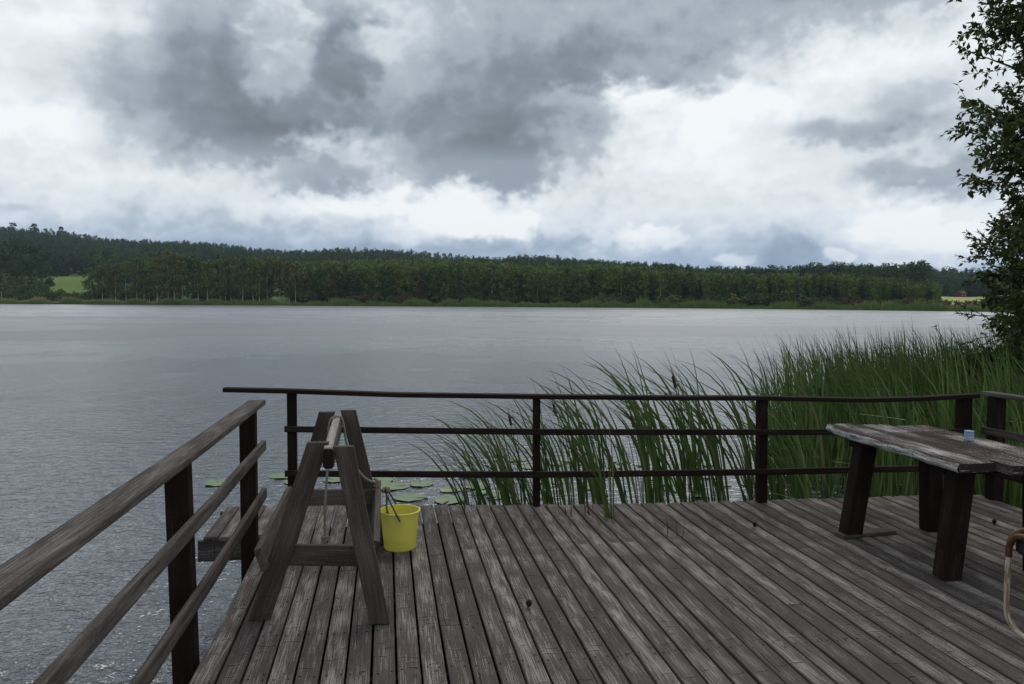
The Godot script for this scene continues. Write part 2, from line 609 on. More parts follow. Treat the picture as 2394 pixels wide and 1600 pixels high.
func build_water() -> void:
	var nt := NoiseTexture2D.new()
	nt.width = 1024
	nt.height = 1024
	nt.seamless = true
	nt.as_normal_map = true
	nt.bump_strength = 9.0
	var n := noise(0.02, 71, 4)
	n.fractal_gain = 0.6
	n.domain_warp_enabled = true
	n.domain_warp_amplitude = 14.0
	n.domain_warp_frequency = 0.02
	nt.noise = n
	# ripple strength changes from patch to patch as the wind touches the water; near the deck single ripples show,
	# farther out they are too fine to tell apart and become roughness
	var gusts := 4
	var bands := 5
	var arr := []
	for k in gusts * bands:
		arr.append(Shape.new())
	var gust := noise(0.010, 81, 3)
	var fringe := noise(0.08, 82, 2)
	var zs := [6.0]
	while zs[-1] > -900.0:
		zs.append(zs[-1] - maxf(1.0, -zs[-1] * 0.02))
	for i in zs.size() - 1:
		var z0: float = zs[i]
		var z1: float = zs[i + 1]
		var half := maxf(30.0, -z1 * 0.95 + 12.0)
		var nx := 110
		for k in nx:
			var xa := lerpf(-half, half, float(k) / nx)
			var xb := lerpf(-half, half, float(k + 1) / nx)
			var xm := (xa + xb) / 2
			var zm := (z0 + z1) / 2
			var g := gust.get_noise_2d(xm * 0.6 + 300, zm * 2.4) * 1.4 + noise_jitter(k, i) * 0.05
			g += 0.30 * exp(-pow((zm + 62.0) / 34.0, 2.0)) * exp(-pow((xm + 8.0) / 46.0, 2.0)) - 0.22 * smoothstep(-105.0, -150.0, zm) - 0.3 * exp(-pow((zm + 26.0) / 12.0, 2.0)) * exp(-pow((xm - 9.0) / 7.0, 2.0))
			var lv := clampi(int(2.0 + g * 3.0), 0, gusts - 1)
			var far := (log(maxf(-zm, 4.0) / 9.0) / log(1.9)) + fringe.get_noise_2d(xm, zm * 2.0) * 0.8 + noise_jitter(i, k) * 0.2
			var s: Shape = arr[clampi(int(far), 0, bands - 1) * gusts + lv]
			s.quad(Vector3(xa, WATER, z0), Vector3(xb, WATER, z0), Vector3(xb, WATER, z1), Vector3(xa, WATER, z1), Vector2(xa, z0), Vector2(xb, z0), Vector2(xb, z1), Vector2(xa, z1))
	var m := ArrayMesh.new()
	var o := MeshInstance3D.new()
	o.name = "water"
	for k in gusts * bands:
		var s: Shape = arr[k]
		if s.v.size() == 0:
			continue
		var a := []
		a.resize(Mesh.ARRAY_MAX)
		a[Mesh.ARRAY_VERTEX] = s.v
		a[Mesh.ARRAY_NORMAL] = s.n
		a[Mesh.ARRAY_TEX_UV] = s.t
		m.add_surface_from_arrays(Mesh.PRIMITIVE_TRIANGLES, a)
		var b := k / gusts
		var gu := k % gusts
		var bump: float = [1.15, 1.1, 1.0, 0.9, 0.8][b] * [0.55, 0.85, 1.0, 1.2][gu]
		var rough: float = [0.2, 0.23, 0.28, 0.33, 0.36][b] * [0.7, 0.85, 1.05, 1.35][gu]
		m.surface_set_material(m.get_surface_count() - 1, water_material("water_%d" % k, bump, Vector2(0.115, 0.20), Vector2.ZERO, nt, rough, [0.25, 0.28, 0.34, 0.55, 0.95][b]))
	o.mesh = m
	o.set_meta("kind", "structure")
	add_child(o)


func noise_jitter(a: int, b: int) -> float:
	return fposmod(sin(a * 12.9898 + b * 78.233) * 43758.5453, 1.0) * 2.0 - 1.0


# ------------------------------------------------------------------ far land

# shore: slope x/z against distance ahead (metres) of the waterline
const SHORE := [[-1.1, 340.0], [-0.652, 327.0], [-0.435, 320.0], [-0.216, 303.0], [0.0, 288.0], [0.22, 266.0], [0.437, 233.0], [0.6, 204.0], [0.8, 160.0], [1.2, 110.0]]
# rise of the land in metres per metre beyond the shore
const RISE := [[-1.1, 0.118], [-0.652, 0.121], [-0.435, 0.092], [-0.29, 0.072], [-0.235, 0.076], [-0.02, 0.062], [0.09, 0.057], [0.24, 0.036], [0.32, 0.034], [0.41, 0.038], [0.52, 0.032], [0.62, 0.031], [1.2, 0.03]]


func table(t: Array, x: float) -> float:
	for i in t.size() - 1:
		if x <= t[i + 1][0]:
			return lerpf(t[i][1], t[i + 1][1], clampf((x - t[i][0]) / (t[i + 1][0] - t[i][0]), 0, 1))
	return t[-1][1]


var hill_noise := noise(0.004, 5, 2)

func land_height(k: float, d: float) -> float:
	var s := d - table(SHORE, k)
	if s < 0:
		return WATER - 0.5 + maxf(s, -6.0) * 0.2
	var h := WATER - 0.5 + minf(s, 4.0) * 0.28 + maxf(0.0, s - 12.0) * table(RISE, k)
	h += hill_noise.get_noise_2d(k * 900.0, d) * minf(s * 0.02, 7.0)
	if d > 1000.0:
		h -= (d - 1000.0) * 0.12
	return h


func on_land(k: float, s: float) -> Vector3:
	var d := table(SHORE, k) + s
	return Vector3(k * d, land_height(k, d), -d)


func land_color(k: float, s: float, p: Vector3, spot: FastNoiseLite) -> Color:
	var f := spot.get_noise_2d(p.x, p.z)
	var c := Color(0.04, 0.048, 0.024)
	var grass := smoothstep(-0.50, -0.53, k) + 0.8 * smoothstep(0.022, 0.008, absf(k + 0.412)) + 0.8 * smoothstep(0.03, 0.012, absf(k + 0.298))
	c = c.lerp(Color(0.115, 0.185, 0.038), clampf(grass, 0, 1) * smoothstep(165.0, 140.0, s))
	c = c.lerp(Color(0.33, 0.335, 0.12), smoothstep(0.50, 0.53, k) * smoothstep(250.0, 225.0, s) * smoothstep(18.0, 34.0, s))
	c = c.lerp(Color(0.10, 0.11, 0.045), smoothstep(16.0, 9.0, s))
	c = c * (1.0 + 0.25 * f)
	return Color(c.r, c.g, c.b)


func build_land() -> void:
	var st := Shape.new()
	var ks := []
	for i in 121:
		ks.append(lerpf(-1.0, 1.0, i / 120.0))
	var ss := [-8.0, -2.0, 0.0, 2.0, 4.0, 8.0, 12.0]
	while ss[-1] < 1400.0:
		ss.append(ss[-1] + maxf(5.0, ss[-1] * 0.07))
	var spot := noise(0.03, 9, 3)
	var grid := []
	for s: float in ss:
		var row := []
		for k: float in ks:
			row.append(on_land(k, s))
		grid.append(row)
	var tint := []
	for j in ss.size():
		var row := []
		for i in ks.size():
			row.append(land_color(ks[i], ss[j], grid[j][i], spot))
		tint.append(row)
	for j in ss.size() - 1:
		for i in ks.size() - 1:
			var from := st.c.size()
			st.quad(grid[j][i], grid[j][i + 1], grid[j + 1][i + 1], grid[j + 1][i])
			# corners in the order quad() emits them
			var cs := [tint[j][i], tint[j][i + 1], tint[j + 1][i + 1], tint[j + 1][i]]
			var order := [0, 2, 1, 0, 3, 2]
			for q in 6:
				st.c[from + q] = cs[order[q]]
	var lm := leafy("land", 0.95, 0.0)
	structure("far_hills", st, lm)
	# bed of the lake just under the deck so that the shallow bank has a floor
	var bank := Shape.new()
	var n := noise(0.35, 15, 3)
	var nx := 34
	var nz := 40
	var g2 := []
	for j in nz + 1:
		var row := []
		for i in nx + 1:
			var x := 3.2 + i * 0.75
			var z := -24.0 + j * 0.75
			var edge := 4.75 - (z + 6.0) * 0.15 + maxf(0.0, -z - 9.0) * 0.62 + n.get_noise_2d(z, 3.0) * 0.8
			var y := WATER + clampf((x - edge) * 0.22, -0.4, 0.75) + n.get_noise_2d(x, z) * 0.06
			row.append(Vector3(x, y, z))
		g2.append(row)
	for j in nz:
		for i in nx:
			var p: Vector3 = g2[j][i]
			var f := n.get_noise_2d(p.x * 2, p.z * 2)
			bank.col = Color(0.035 + f * 0.012, 0.042 + f * 0.01, 0.02)
			bank.quad(g2[j + 1][i], g2[j + 1][i + 1], g2[j][i + 1], g2[j][i])
	structure("near_bank", bank, lm)


# ------------------------------------------------------------------ trees across the lake

func ball(r: RandomNumberGenerator) -> Vector3:
	while true:
		var p := Vector3(r.randf_range(-1, 1), r.randf_range(-1, 1), r.randf_range(-1, 1))
		if p.length() < 1.0:
			return p
	return Vector3.ZERO


# crown of leaf sprays for a tree one metre high; kind 0 birch, 1 slim plantation birch, 2 spruce, 3 pine, 4 bush, 5 oak-like
func far_crown(kind: int, sd: int, n: int) -> ArrayMesh:
	var r := RandomNumberGenerator.new()
	r.seed = sd
	var s := Shape.new()
	var clumps: int = [46, 34, 0, 30, 26, 40][kind]
	var centre := []
	for k in clumps:
		var b := ball(r)
		match kind:
			0:
				var y := 0.17 + 0.81 * pow(r.randf(), 0.85)
				var wide := 0.25 * sin(clampf((y - 0.08) / 0.95, 0, 1) * PI) ** 0.7 + 0.02
				centre.append([Vector3(b.x * wide, y, b.z * wide), 0.07])
			1:
				var y := 0.12 + 0.86 * r.randf()
				var wide := 0.13 * sin(clampf((y - 0.02) / 1.0, 0, 1) * PI) ** 0.5 + 0.012
				centre.append([Vector3(b.x * wide, y, b.z * wide), 0.055])
			3:
				var y := 0.45 + 0.52 * r.randf()
				var wide := 0.17 * sin(clampf((y - 0.36) / 0.68, 0, 1) * PI) ** 0.6
				centre.append([Vector3(b.x * wide, y, b.z * wide), 0.055])
			4:
				centre.append([Vector3(b.x * 0.62, 0.45 + b.y * 0.42, b.z * 0.62), 0.2])
			5:
				var y := 0.05 + 0.93 * r.randf()
				var wide := 0.36 * sin(clampf((y + 0.10) / 1.14, 0, 1) * PI) ** 0.5
				centre.append([Vector3(b.x * wide, y, b.z * wide), 0.10])
	for k in n:
		var v := 0.75 + 0.5 * r.randf()
		s.col = Color(v, v * r.randf_range(0.94, 1.06), v)
		var p: Vector3
		var size := 0.024
		var d := ball(r).normalized()
		if kind == 2:
			var y := 0.04 + 0.96 * (1.0 - sqrt(r.randf()) * 0.98)
			var a := r.randf() * TAU
			var wide := 0.17 * (1.0 - y) + 0.008
			var rr := wide * pow(r.randf(), 0.5) * (0.72 + 0.28 * sin(y * 70.0 + a * 2.0))
			p = Vector3(cos(a) * rr, y - rr * 0.35, sin(a) * rr)
			d = (Vector3(cos(a), -0.55, sin(a)) + ball(r) * 0.5).normalized()
			size = 0.016 + 0.02 * (1.0 - y)
		else:
			var c: Array = centre[r.randi() % clumps]
			p = c[0] + ball(r) * c[1]
			size = 0.02 if kind != 4 else 0.06
			if kind == 5:
				size = 0.026
			if kind == 1 or kind == 0:
				d = (d + Vector3(0, -0.4, 0)).normalized()
		var sd2 := d.cross(ball(r)).normalized()
		s.card(p, d * size * r.randf_range(0.8, 1.5), sd2 * size * r.randf_range(0.5, 0.9))
	return s.mesh()


func far_trunk(kind: int, sd: int) -> ArrayMesh:
	var r := RandomNumberGenerator.new()
	r.seed = sd
	var s := Shape.new()
	var pts := []
	var rad := []
	var lean := Vector3(r.randf_range(-0.03, 0.03), 0, r.randf_range(-0.03, 0.03))
	for k in 6:
		var e := k / 5.0
		pts.append(Vector3(0, e * 0.92 - 0.02, 0) + lean * e * e + Vector3(sin(e * 5 + sd) * 0.004, 0, 0))
		rad.append(lerpf(0.011, 0.002, e))
	s.tube(pts, rad, 6, false)
	if kind in [0, 3, 5]:
		for k in 6:
			var y := 0.35 + 0.09 * k
			var a := r.randf() * TAU
			var o := Vector3(cos(a), 0.8, sin(a)) * 0.12
			s.tube([Vector3(0, y, 0) + lean * y * y, Vector3(0, y, 0) + lean * y * y + o * 0.5, Vector3(0, y + 0.03, 0) + o], [0.004, 0.0028, 0.001], 4, false)
	return s.mesh()


func tinted(m: StandardMaterial3D, c: Color) -> StandardMaterial3D:
	var q: StandardMaterial3D = m.duplicate()
	q.albedo_color = c.linear_to_srgb()
	return q


func mass(called: String, meshes: Array, mat: Material, places: Array) -> void:
	# places: [variant, transform, colour]; one object per variant, joined as stuff
	var root := Node3D.new()
	root.name = numbered(called)
	root.set_meta("kind", "stuff")
	add_child(root)
	for k in meshes.size():
		var mine := places.filter(func(p): return p[0] == k)
		if mine.is_empty():
			continue
		var mm := MultiMesh.new()
		mm.transform_format = MultiMesh.TRANSFORM_3D
		mm.use_colors = true
		mm.mesh = meshes[k]
		mm.instance_count = mine.size()
		for i in mine.size():
			mm.set_instance_transform(i, mine[i][1])
			mm.set_instance_color(i, mine[i][2])
		var mi := MultiMeshInstance3D.new()
		mi.name = "foliage"
		mi.multimesh = mm
		mi.material_override = mat
		mi.set_meta("kind", "stuff")
		root.add_child(mi, true)


var far_tree_parts := {}

func far_tree(called: String, kind: int, variant: int, at: Vector3, height: float, wide: float, c: Color, label: String, category: String, group: String) -> Node3D:
	var key := "%d_%d" % [kind, variant]
	if not far_tree_parts.has(key):
		far_tree_parts[key] = [far_crown(kind, 100 * kind + variant, [1300, 700, 700, 900, 420, 1300][kind]), far_trunk(kind, 100 * kind + variant)]
	var o := thing(called, label, category, at, rng.randf() * TAU, group)
	var pair: Array = far_tree_parts[key]
	var ck := Vector3i(int(c.r * 300), int(c.g * 300), int(c.b * 300))
	var mk := "tint_%s" % ck
	if not mats.has(mk):
		mats[mk] = tinted(mats["far_leaves"], c)
	var a := part("crown", pair[0], mats[mk], o)
	a.scale = Vector3(height * wide, height, height * wide)
	var b := part("trunk", pair[1], mats["birch_bark"] if kind == 0 or (kind == 1 and variant == 5) else mats["far_bark"], o)
	b.scale = Vector3(height, height, height)
	return o


func build_far_trees() -> void:
	rng.seed = 21
	# --- forest on the hills: one mass
	var spruce := []
	for k in 4:
		spruce.append(far_crown(2, 300 + k, 420))
	for k in 3:
		spruce.append(far_crown(3, 330 + k, 420))
	for k in 2:
		spruce.append(far_crown(1, 340 + k, 420))
	var places := []
	var thick := noise(0.012, 3, 2)
	var d := 300.0
	while d < 1090.0:
		var step := 6.2 + d * 0.0035
		var k := -0.78
		while k < 0.78:
			var kk := k + spread(0.45) * step / d
			var dd := d + spread(0.45) * step
			var s := dd - table(SHORE, kk)
			var open := kk < -0.53 or absf(kk + 0.412) < 0.009 or absf(kk + 0.298) < 0.012
			var skip := s < (150.0 if open else 42.0)
			if kk > 0.53 and s < 235:
				skip = true
			if kk < -0.605 and s > 118:
				skip = false
			if not skip:
				var f := thick.get_noise_2d(kk * dd, dd)
				var v := 0
				if f > 0.12:
					v = rng.randi_range(7, 8)
				elif f < -0.15:
					v = rng.randi_range(4, 6)
				else:
					v = rng.randi_range(0, 3)
				if rng.randf() < 0.18:
					v = rng.randi_range(0, 8)
				var h := rng.randf_range(10.5, 15.5)
				var base := Vector3(kk * dd, land_height(kk, dd) - 0.3, -dd)
				var c := Color(0.052, 0.088, 0.048) if v < 4 else (Color(0.060, 0.095, 0.050) if v < 7 else Color(0.085, 0.135, 0.048))
				var b := rng.randf_range(0.75, 1.25)
				places.append([v, Transform3D(Basis(Vector3.UP, rng.randf() * TAU).scaled(Vector3(h * 1.15, h, h * 1.15)), base), Color(c.r * b, c.g * b, c.b * b * 1.05)])
			k += step / d
		d += step * 0.9
	mass("hill_forest", spruce, mats["far_leaves"], places)
	# --- dense plantation along the shore, behind its front row
	var slim := []
	for k in 5:
		slim.append(far_crown(1, 400 + k, 420))
	for k in 2:
		slim.append(far_crown(2, 420 + k, 320))
	places = []
	var s2 := 15.0
	while s2 < 62.0:
		var k := -0.27
		while k < 0.545:
			var kk := k + spread(0.004)
			var ss := s2 + spread(1.2)
			var p := on_land(kk, ss)
			var h := plantation_height(kk) * rng.randf_range(0.86, 1.08)
			var v := rng.randi_range(0, 4)
			if kk > 0.14 and rng.randf() < 0.10 + 0.35 * smoothstep(0.14, 0.4, kk):
				v = rng.randi_range(5, 6)
				h *= 1.08
			var c := Color(0.120, 0.172, 0.040) if v < 5 else Color(0.040, 0.072, 0.03)
			var b := rng.randf_range(0.78, 1.25)
			places.append([v, Transform3D(Basis(Vector3.UP, rng.randf() * TAU).scaled(Vector3(h * 1.1, h, h * 1.1)), p), Color(c.r * b * rng.randf_range(0.9, 1.1), c.g * b, c.b * b)])
			k += 0.0105
		s2 += 3.2
	mass("plantation_wood", slim, mats["far_leaves"], places)
	# front row of the plantation: single trees
	var k2 := -0.262
	while k2 < 0.545:
		var kk := k2 + spread(0.002)
		var right := smoothstep(0.14, 0.4, kk)
		var h := plantation_height(kk) * rng.randf_range(0.82, 1.02)
		var b := rng.randi_range(0, 3)
		if rng.randf() < right * 0.4:
			far_tree("spruce_tree", 2, rng.randi_range(0, 2), on_land(kk, 13 + spread(2.0)), h, 1.1, [Color(0.028, 0.044, 0.021), Color(0.034, 0.05, 0.024)][b % 2], "dark spruce in the front row of the wood, %s of it" % third(kk), "tree", "spruces in the front row, %s" % third(kk))
		else:
			far_tree("birch_tree", 1, rng.randi_range(0, 5), on_land(kk, 13 + spread(2.5)), h, rng.randf_range(0.95, 1.3), [Color(0.112, 0.164, 0.038), Color(0.080, 0.136, 0.038), Color(0.142, 0.178, 0.042), Color(0.058, 0.10, 0.034)][b], "slim young birch in the front row of the wood, %s of it" % third(kk), "tree", "slim birches in the front row, %s" % third(kk))
		k2 += 0.0098
	# --- row of tall birches with white trunks on the left shore
	var row := [[-0.535, 14.5], [-0.522, 16], [-0.505, 16.5], [-0.492, 17.5], [-0.478, 19], [-0.462, 17.5], [-0.452, 18.5], [-0.438, 22.5], [-0.430, 20.5], [-0.415, 20], [-0.400, 19], [-0.388, 17.5], [-0.372, 18], [-0.358, 19], [-0.343, 19], [-0.330, 18.2], [-0.322, 17.8], [-0.306, 18.5], [-0.298, 17.6], [-0.284, 17.2], [-0.276, 16.5], [-0.511, 14], [-0.469, 15], [-0.42, 17], [-0.365, 15.5], [-0.312, 16.2]]
	row.sort_custom(func(a, b): return a[0] < b[0])
	for q in row.size():
		var e: Array = row[q]
		var c: Color = [Color(0.122, 0.160, 0.042), Color(0.092, 0.142, 0.042), Color(0.145, 0.165, 0.046), Color(0.130, 0.132, 0.046)][rng.randi_range(0, 3)]
		far_tree("birch_tree", 0, rng.randi_range(0, 5), on_land(e[0], 10 + spread(4)), e[1], rng.randf_range(0.9, 1.2), c, "%s tall birch from the left in the white-trunked row on the left far shore" % ORDINAL[q], "tree", "white-trunked birches on the left far shore")
	far_tree("spruce_tree", 2, 0, on_land(-0.373, 24), 20.5, 1.3, Color(0.018, 0.028, 0.015), "nearly black spruce rising out of the birch row on the left far shore", "tree", "")
	far_tree("pine_tree", 3, 0, on_land(-0.405, 20), 19.5, 1.2, Color(0.02, 0.03, 0.016), "dark round-topped pine standing among the birches on the left far shore", "tree", "")
	var low_bush := [far_crown(4, 460, 300), far_crown(4, 461, 300)]
	places = []
	for i in 90:
		var k := rng.randf_range(-0.535, -0.25)
		if absf(k + 0.412) < 0.010 or absf(k + 0.298) < 0.014:
			continue
		var h := rng.randf_range(3.0, 7.0)
		var b := rng.randf_range(0.7, 1.2)
		places.append([i % 2, Transform3D(Basis(Vector3.UP, rng.randf() * TAU).scaled(Vector3(h * 1.1, h, h * 1.1)), on_land(k, rng.randf_range(18, 40))), Color(0.05 * b, 0.075 * b, 0.028 * b)])
	mass("undergrowth", low_bush, mats["far_leaves"], places)
	# --- big broadleaved trees above the thicket at the far left
	for e: Array in [[-0.70, 90, 26], [-0.665, 88, 25], [-0.635, 84, 23], [-0.612, 80, 20.5], [-0.594, 74, 17]]:
		var names := {-0.70: "outermost", -0.665: "tallest", -0.635: "broad", -0.612: "round", -0.594: "lowest"}
		far_tree("broadleaf_tree", 5, rng.randi_range(0, 2), on_land(e[0], e[1]), e[2], 1.0, Color(0.05, 0.086, 0.03), "%s dark broadleaved tree left of the green field across the lake" % names[e[0]], "tree", "broadleaved trees left of the green field")
	# --- tall pines over the skyline at the left
	for e: Array in [[-0.634, 985, 21, "leftmost"], [-0.606, 985, 20, "middle"], [-0.572, 985, 19, "rightmost"]]:
		far_tree("pine_tree", 3, 1, on_land(e[0], e[1] - table(SHORE, e[0])), e[2], 1.3, Color(0.034, 0.048, 0.026), "%s of three tall pines standing over the left skyline" % e[3], "tree", "tall pines over the left skyline")
	# --- bushes
	var bush := [[-0.66, 70, 9, 0], [-0.645, 80, 9, 0], [-0.632, 66, 8, 0], [-0.62, 72, 8, 0], [-0.608, 60, 7, 0], [-0.598, 52, 6, 0], [-0.655, 50, 7, 0], [-0.64, 48, 7, 0], [-0.625, 50, 7, 0], [-0.61, 44, 6.5, 0], [-0.65, 30, 7, 0], [-0.635, 22, 6, 0], [-0.622, 34, 8, 0], [-0.612, 18, 5.5, 0], [-0.60, 30, 7, 0], [-0.588, 16, 5, 1], [-0.578, 24, 5.6, 0], [-0.568, 14, 4.6, 0], [-0.558, 20, 5, 1], [-0.548, 12, 4.6, 0], [-0.60, 12, 4, 0], [-0.63, 11, 3.6, 1], [-0.535, 12, 3.5, 0], [-0.258, 8, 6, 0], [-0.20, 8, 4, 2], [-0.185, 9, 4.6, 2], [-0.172, 8, 3.6, 2], [-0.155, 8, 3.8, 0], [-0.14, 8, 4, 2], [0.11, 7, 4.6, 3], [0.126, 8, 4.2, 0], [0.14, 7, 3.6, 1], [0.19, 8, 4.2, 0], [0.205, 7, 4.6, 3], [0.225, 8, 4, 0], [0.25, 7, 5, 0], [0.27, 8, 5, 0], [0.29, 6, 5, 3], [0.305, 7, 5.5, 0], [0.32, 6, 5, 0], [0.345, 7, 5.4, 0], [0.36, 8, 6.5, 0], [0.38, 6, 4.6, 1], [0.40, 6, 4.0, 0], [0.42, 6, 3.6, 2], [0.44, 6, 3.2, 2], [0.46, 6, 2.9, 1], [0.475, 6, 2.8, 2], [0.49, 6, 3.2, 0], [0.505, 6, 3.6, 2], [0.52, 6, 3.0, 2], [0.535, 6, 2.8, 2], [0.55, 6, 2.9, 0], [0.565, 6, 2.7, 2], [0.58, 6, 2.7, 2], [0.595, 6, 2.9, 0], [0.61, 6, 2.7, 0], [0.63, 6, 3, 0], [0.65, 6, 3.2, 0]]
	var shades := [Color(0.068, 0.102, 0.034), Color(0.078, 0.084, 0.036), Color(0.105, 0.076, 0.036), Color(0.125, 0.155, 0.045)]
	var said := ["green willow bush on the far shore", "dull olive bush on the far shore", "rusty brown bush on the far shore", "light green bush on the far shore"]
	for e: Array in bush:
		far_tree("shore_bush", 4, rng.randi_range(0, 3), on_land(e[0], e[1] * 0.75), e[2], rng.randf_range(0.95, 1.35), shades[e[3]], said[e[3]] + beside(e[0]), "bush", said[e[3]] + beside(e[0]))
	far_tree("young_tree", 5, 1, on_land(-0.232, 7), 9.4, 1.0, Color(0.085, 0.075, 0.026), "olive rounded lone tree standing at the edge of the far shore", "tree", "")
	far_tree("young_tree", 5, 2, on_land(-0.247, 8), 5.8, 0.8, Color(0.035, 0.055, 0.028), "small dark green conical tree beside the olive lone tree", "tree", "")
	far_tree("young_tree", 5, 0, on_land(-0.117, 7), 9.4, 0.9, Color(0.085, 0.062, 0.034), "reddish brown small tree before the plantation beside the moored boat", "tree", "")
	# --- reeds and dry grass along the far waterline
	var tuft := Shape.new()
	for k in 26:
		var p := Vector3(spread(1.2), 0, spread(0.8))
		var d3 := Vector3(spread(0.25), 1, spread(0.2)) * rng.randf_range(0.5, 1.0)
		tuft.tri(p + Vector3(-0.06, 0, 0), p + Vector3(0.06, 0, 0), p + d3)
	places = []
	for i in 5200:
		var k := rng.randf_range(-0.72, 0.75)
		var s := rng.randf_range(-2.4, 6.0)
		var p := on_land(k, s)
		p.y = maxf(p.y, WATER)
		var back := smoothstep(1.0, 4.5, s)
		var dry := back * (0.9 if k < -0.42 or k > 0.42 else 0.25)
		var c := Color(0.12, 0.19, 0.045).lerp(Color(0.46, 0.36, 0.18), dry)
		var b := rng.randf_range(0.8, 1.2)
		places.append([0, Transform3D(Basis(Vector3.UP, rng.randf() * TAU).scaled(Vector3(1.6, rng.randf_range(1.0, 2.0) * clampf(1.0 + 1.6 * hill_noise.get_noise_2d(k * 9000.0, 40.0), 0.35, 1.9), 1.6)), p), Color(c.r * b, c.g * b, c.b * b)])
	mass("shore_reeds", [tuft.mesh()], mats["far_leaves"], places)
	# --- small things on the far shore
	var house := thing("red_cottage", "tiny red wooden cottage above the pale field at right across the lake", "cottage", on_land(0.572, 245), 0.4)
	house.position.y -= 0.1
	house.scale = Vector3.ONE * 0.62
	var red := plain("red_paint", Color(0.30, 0.045, 0.035), 0.8)
	var roof_m := plain("cottage_roof", Color(0.16, 0.10, 0.09), 0.8)
	var b1 := Shape.new()
	b1.beam([Vector3(-3.4, 1.8, 0), Vector3(3.4, 1.8, 0)], Vector3.UP, 5.0, 3.6, 0.02, 0, 1, 0, 4)
	part("wall", b1, red, house)
	var rf := Shape.new()
	rf.quad(Vector3(-3.8, 3.4, 3.0), Vector3(3.8, 3.4, 3.0), Vector3(3.8, 5.8, 0), Vector3(-3.8, 5.8, 0))
	rf.quad(Vector3(3.8, 3.4, -3.0), Vector3(-3.8, 3.4, -3.0), Vector3(-3.8, 5.8, 0), Vector3(3.8, 5.8, 0))
	rf.tri(Vector3(3.8, 3.4, 3.0), Vector3(3.8, 3.4, -3.0), Vector3(3.8, 5.8, 0))
	rf.tri(Vector3(-3.8, 3.4, -3.0), Vector3(-3.8, 3.4, 3.0), Vector3(-3.8, 5.8, 0))
	part("roof", rf, roof_m, house)
	var pale := plain("pale_paint", Color(0.55, 0.56, 0.55), 0.7)
	for x in [-1.7, 1.7]:
		var wn := Shape.new()
		wn.beam([Vector3(x - 0.6, 1.9, 2.52), Vector3(x + 0.6, 1.9, 2.52)], Vector3.UP, 0.08, 1.2, 0.005, 0, 1, 0, 4)
		part("window", wn, pale, house)
	var boat := thing("rowing_boat", "small blue and white boat drawn up on the far shore", "boat", on_land(-0.124, 0.6), 0.9)
	boat.position.y = WATER + 0.05
	var hull := Shape.new()
	var bl := plain("boat_blue", Color(0.10, 0.19, 0.24), 0.5)
	var secs := [[-1.9, 0.5, 0.62], [-1.0, 0.72, 0.5], [0.2, 0.75, 0.48], [1.3, 0.5, 0.6], [2.1, 0.04, 0.85]]
	for i in secs.size() - 1:
		for sg in [-1.0, 1.0]:
			var a0 := Vector3(secs[i][0], 0.0, 0)
			var a1 := Vector3(secs[i][0], secs[i][2], secs[i][1] * sg)
			var b0 := Vector3(secs[i + 1][0], 0.0, 0)
			var b2 := Vector3(secs[i + 1][0], secs[i + 1][2], secs[i + 1][1] * sg)
			if sg > 0:
				hull.quad(a0, b0, b2, a1)
			else:
				hull.quad(a0, a1, b2, b0)
	hull.tri(Vector3(-1.9, 0, 0), Vector3(-1.9, 0.62, 0.5), Vector3(-1.9, 0.62, -0.5))
	part("hull", hull, bl, boat)
	for x in [-0.9, 0.5]:
		var th := Shape.new()
		th.beam([Vector3(x, 0.42, -0.62), Vector3(x, 0.42, 0.62)], Vector3.UP, 0.25, 0.05, 0.005, 0, 1, 0, 4)
		part("seat", th, pale, boat)
	var stone := thing("shore_stone", "pale stone at the water's edge of the far shore", "stone", on_land(-0.217, 0.2))
	stone.position.y = WATER - 0.05
	var sp := Shape.new()
	sp.lathe([Vector2(0.0, -0.1), Vector2(0.9, 0.0), Vector2(1.0, 0.25), Vector2(0.75, 0.5), Vector2(0.35, 0.66), Vector2(0.0, 0.7)], 9)
	part("boulder", sp, plain("stone", Color(0.42, 0.42, 0.40), 0.9), stone)
	var pole := thing("marker_pole", "thin pale pole on the shore at the far left edge", "pole", on_land(-0.6505, 9))
	var pp := Shape.new()
	pp.tube([Vector3(0, -0.3, 0), Vector3(0.05, 2.2, 0), Vector3(0.02, 4.6, 0)], [0.11, 0.1, 0.09], 7)
	part("shaft", pp, plain("pale_wood", Color(0.36, 0.34, 0.29), 0.9), pole)


func third(k: float) -> String:
	return "the left third" if k < 0.0 else ("the middle third" if k < 0.27 else "the right third")


func beside(k: float) -> String:
	if k < -0.53:
		return " before the green field at far left"
	if k < -0.1:
		return " left of the reddish tree before the plantation"
	if k < 0.36:
		return " before the middle of the plantation"
	return " towards the pale field at right"


const ORDINAL := ["first", "second", "third", "fourth", "fifth", "sixth", "seventh", "eighth", "ninth", "tenth", "eleventh", "twelfth", "thirteenth", "fourteenth", "fifteenth", "sixteenth", "seventeenth", "eighteenth", "nineteenth", "twentieth", "twenty-first", "twenty-second", "twenty-third", "twenty-fourth", "twenty-fifth", "twenty-sixth"]


func plantation_height(k: float) -> float:
	return table([[-0.28, 16.0], [-0.23, 15.8], [-0.1, 16.0], [0.05, 14.6], [0.14, 14.0], [0.24, 11.5], [0.33, 10.6], [0.42, 10.0], [0.5, 7.6], [0.55, 6.9]], k)


# ------------------------------------------------------------------ deck

func far_edge(v: float) -> float:
	return table([[-1.4, 6.47], [-0.8, 6.44], [0.32, 6.264], [1.6, 6.11], [2.8, 6.04], [4.5, 6.0], [5.05, 5.93]], v)


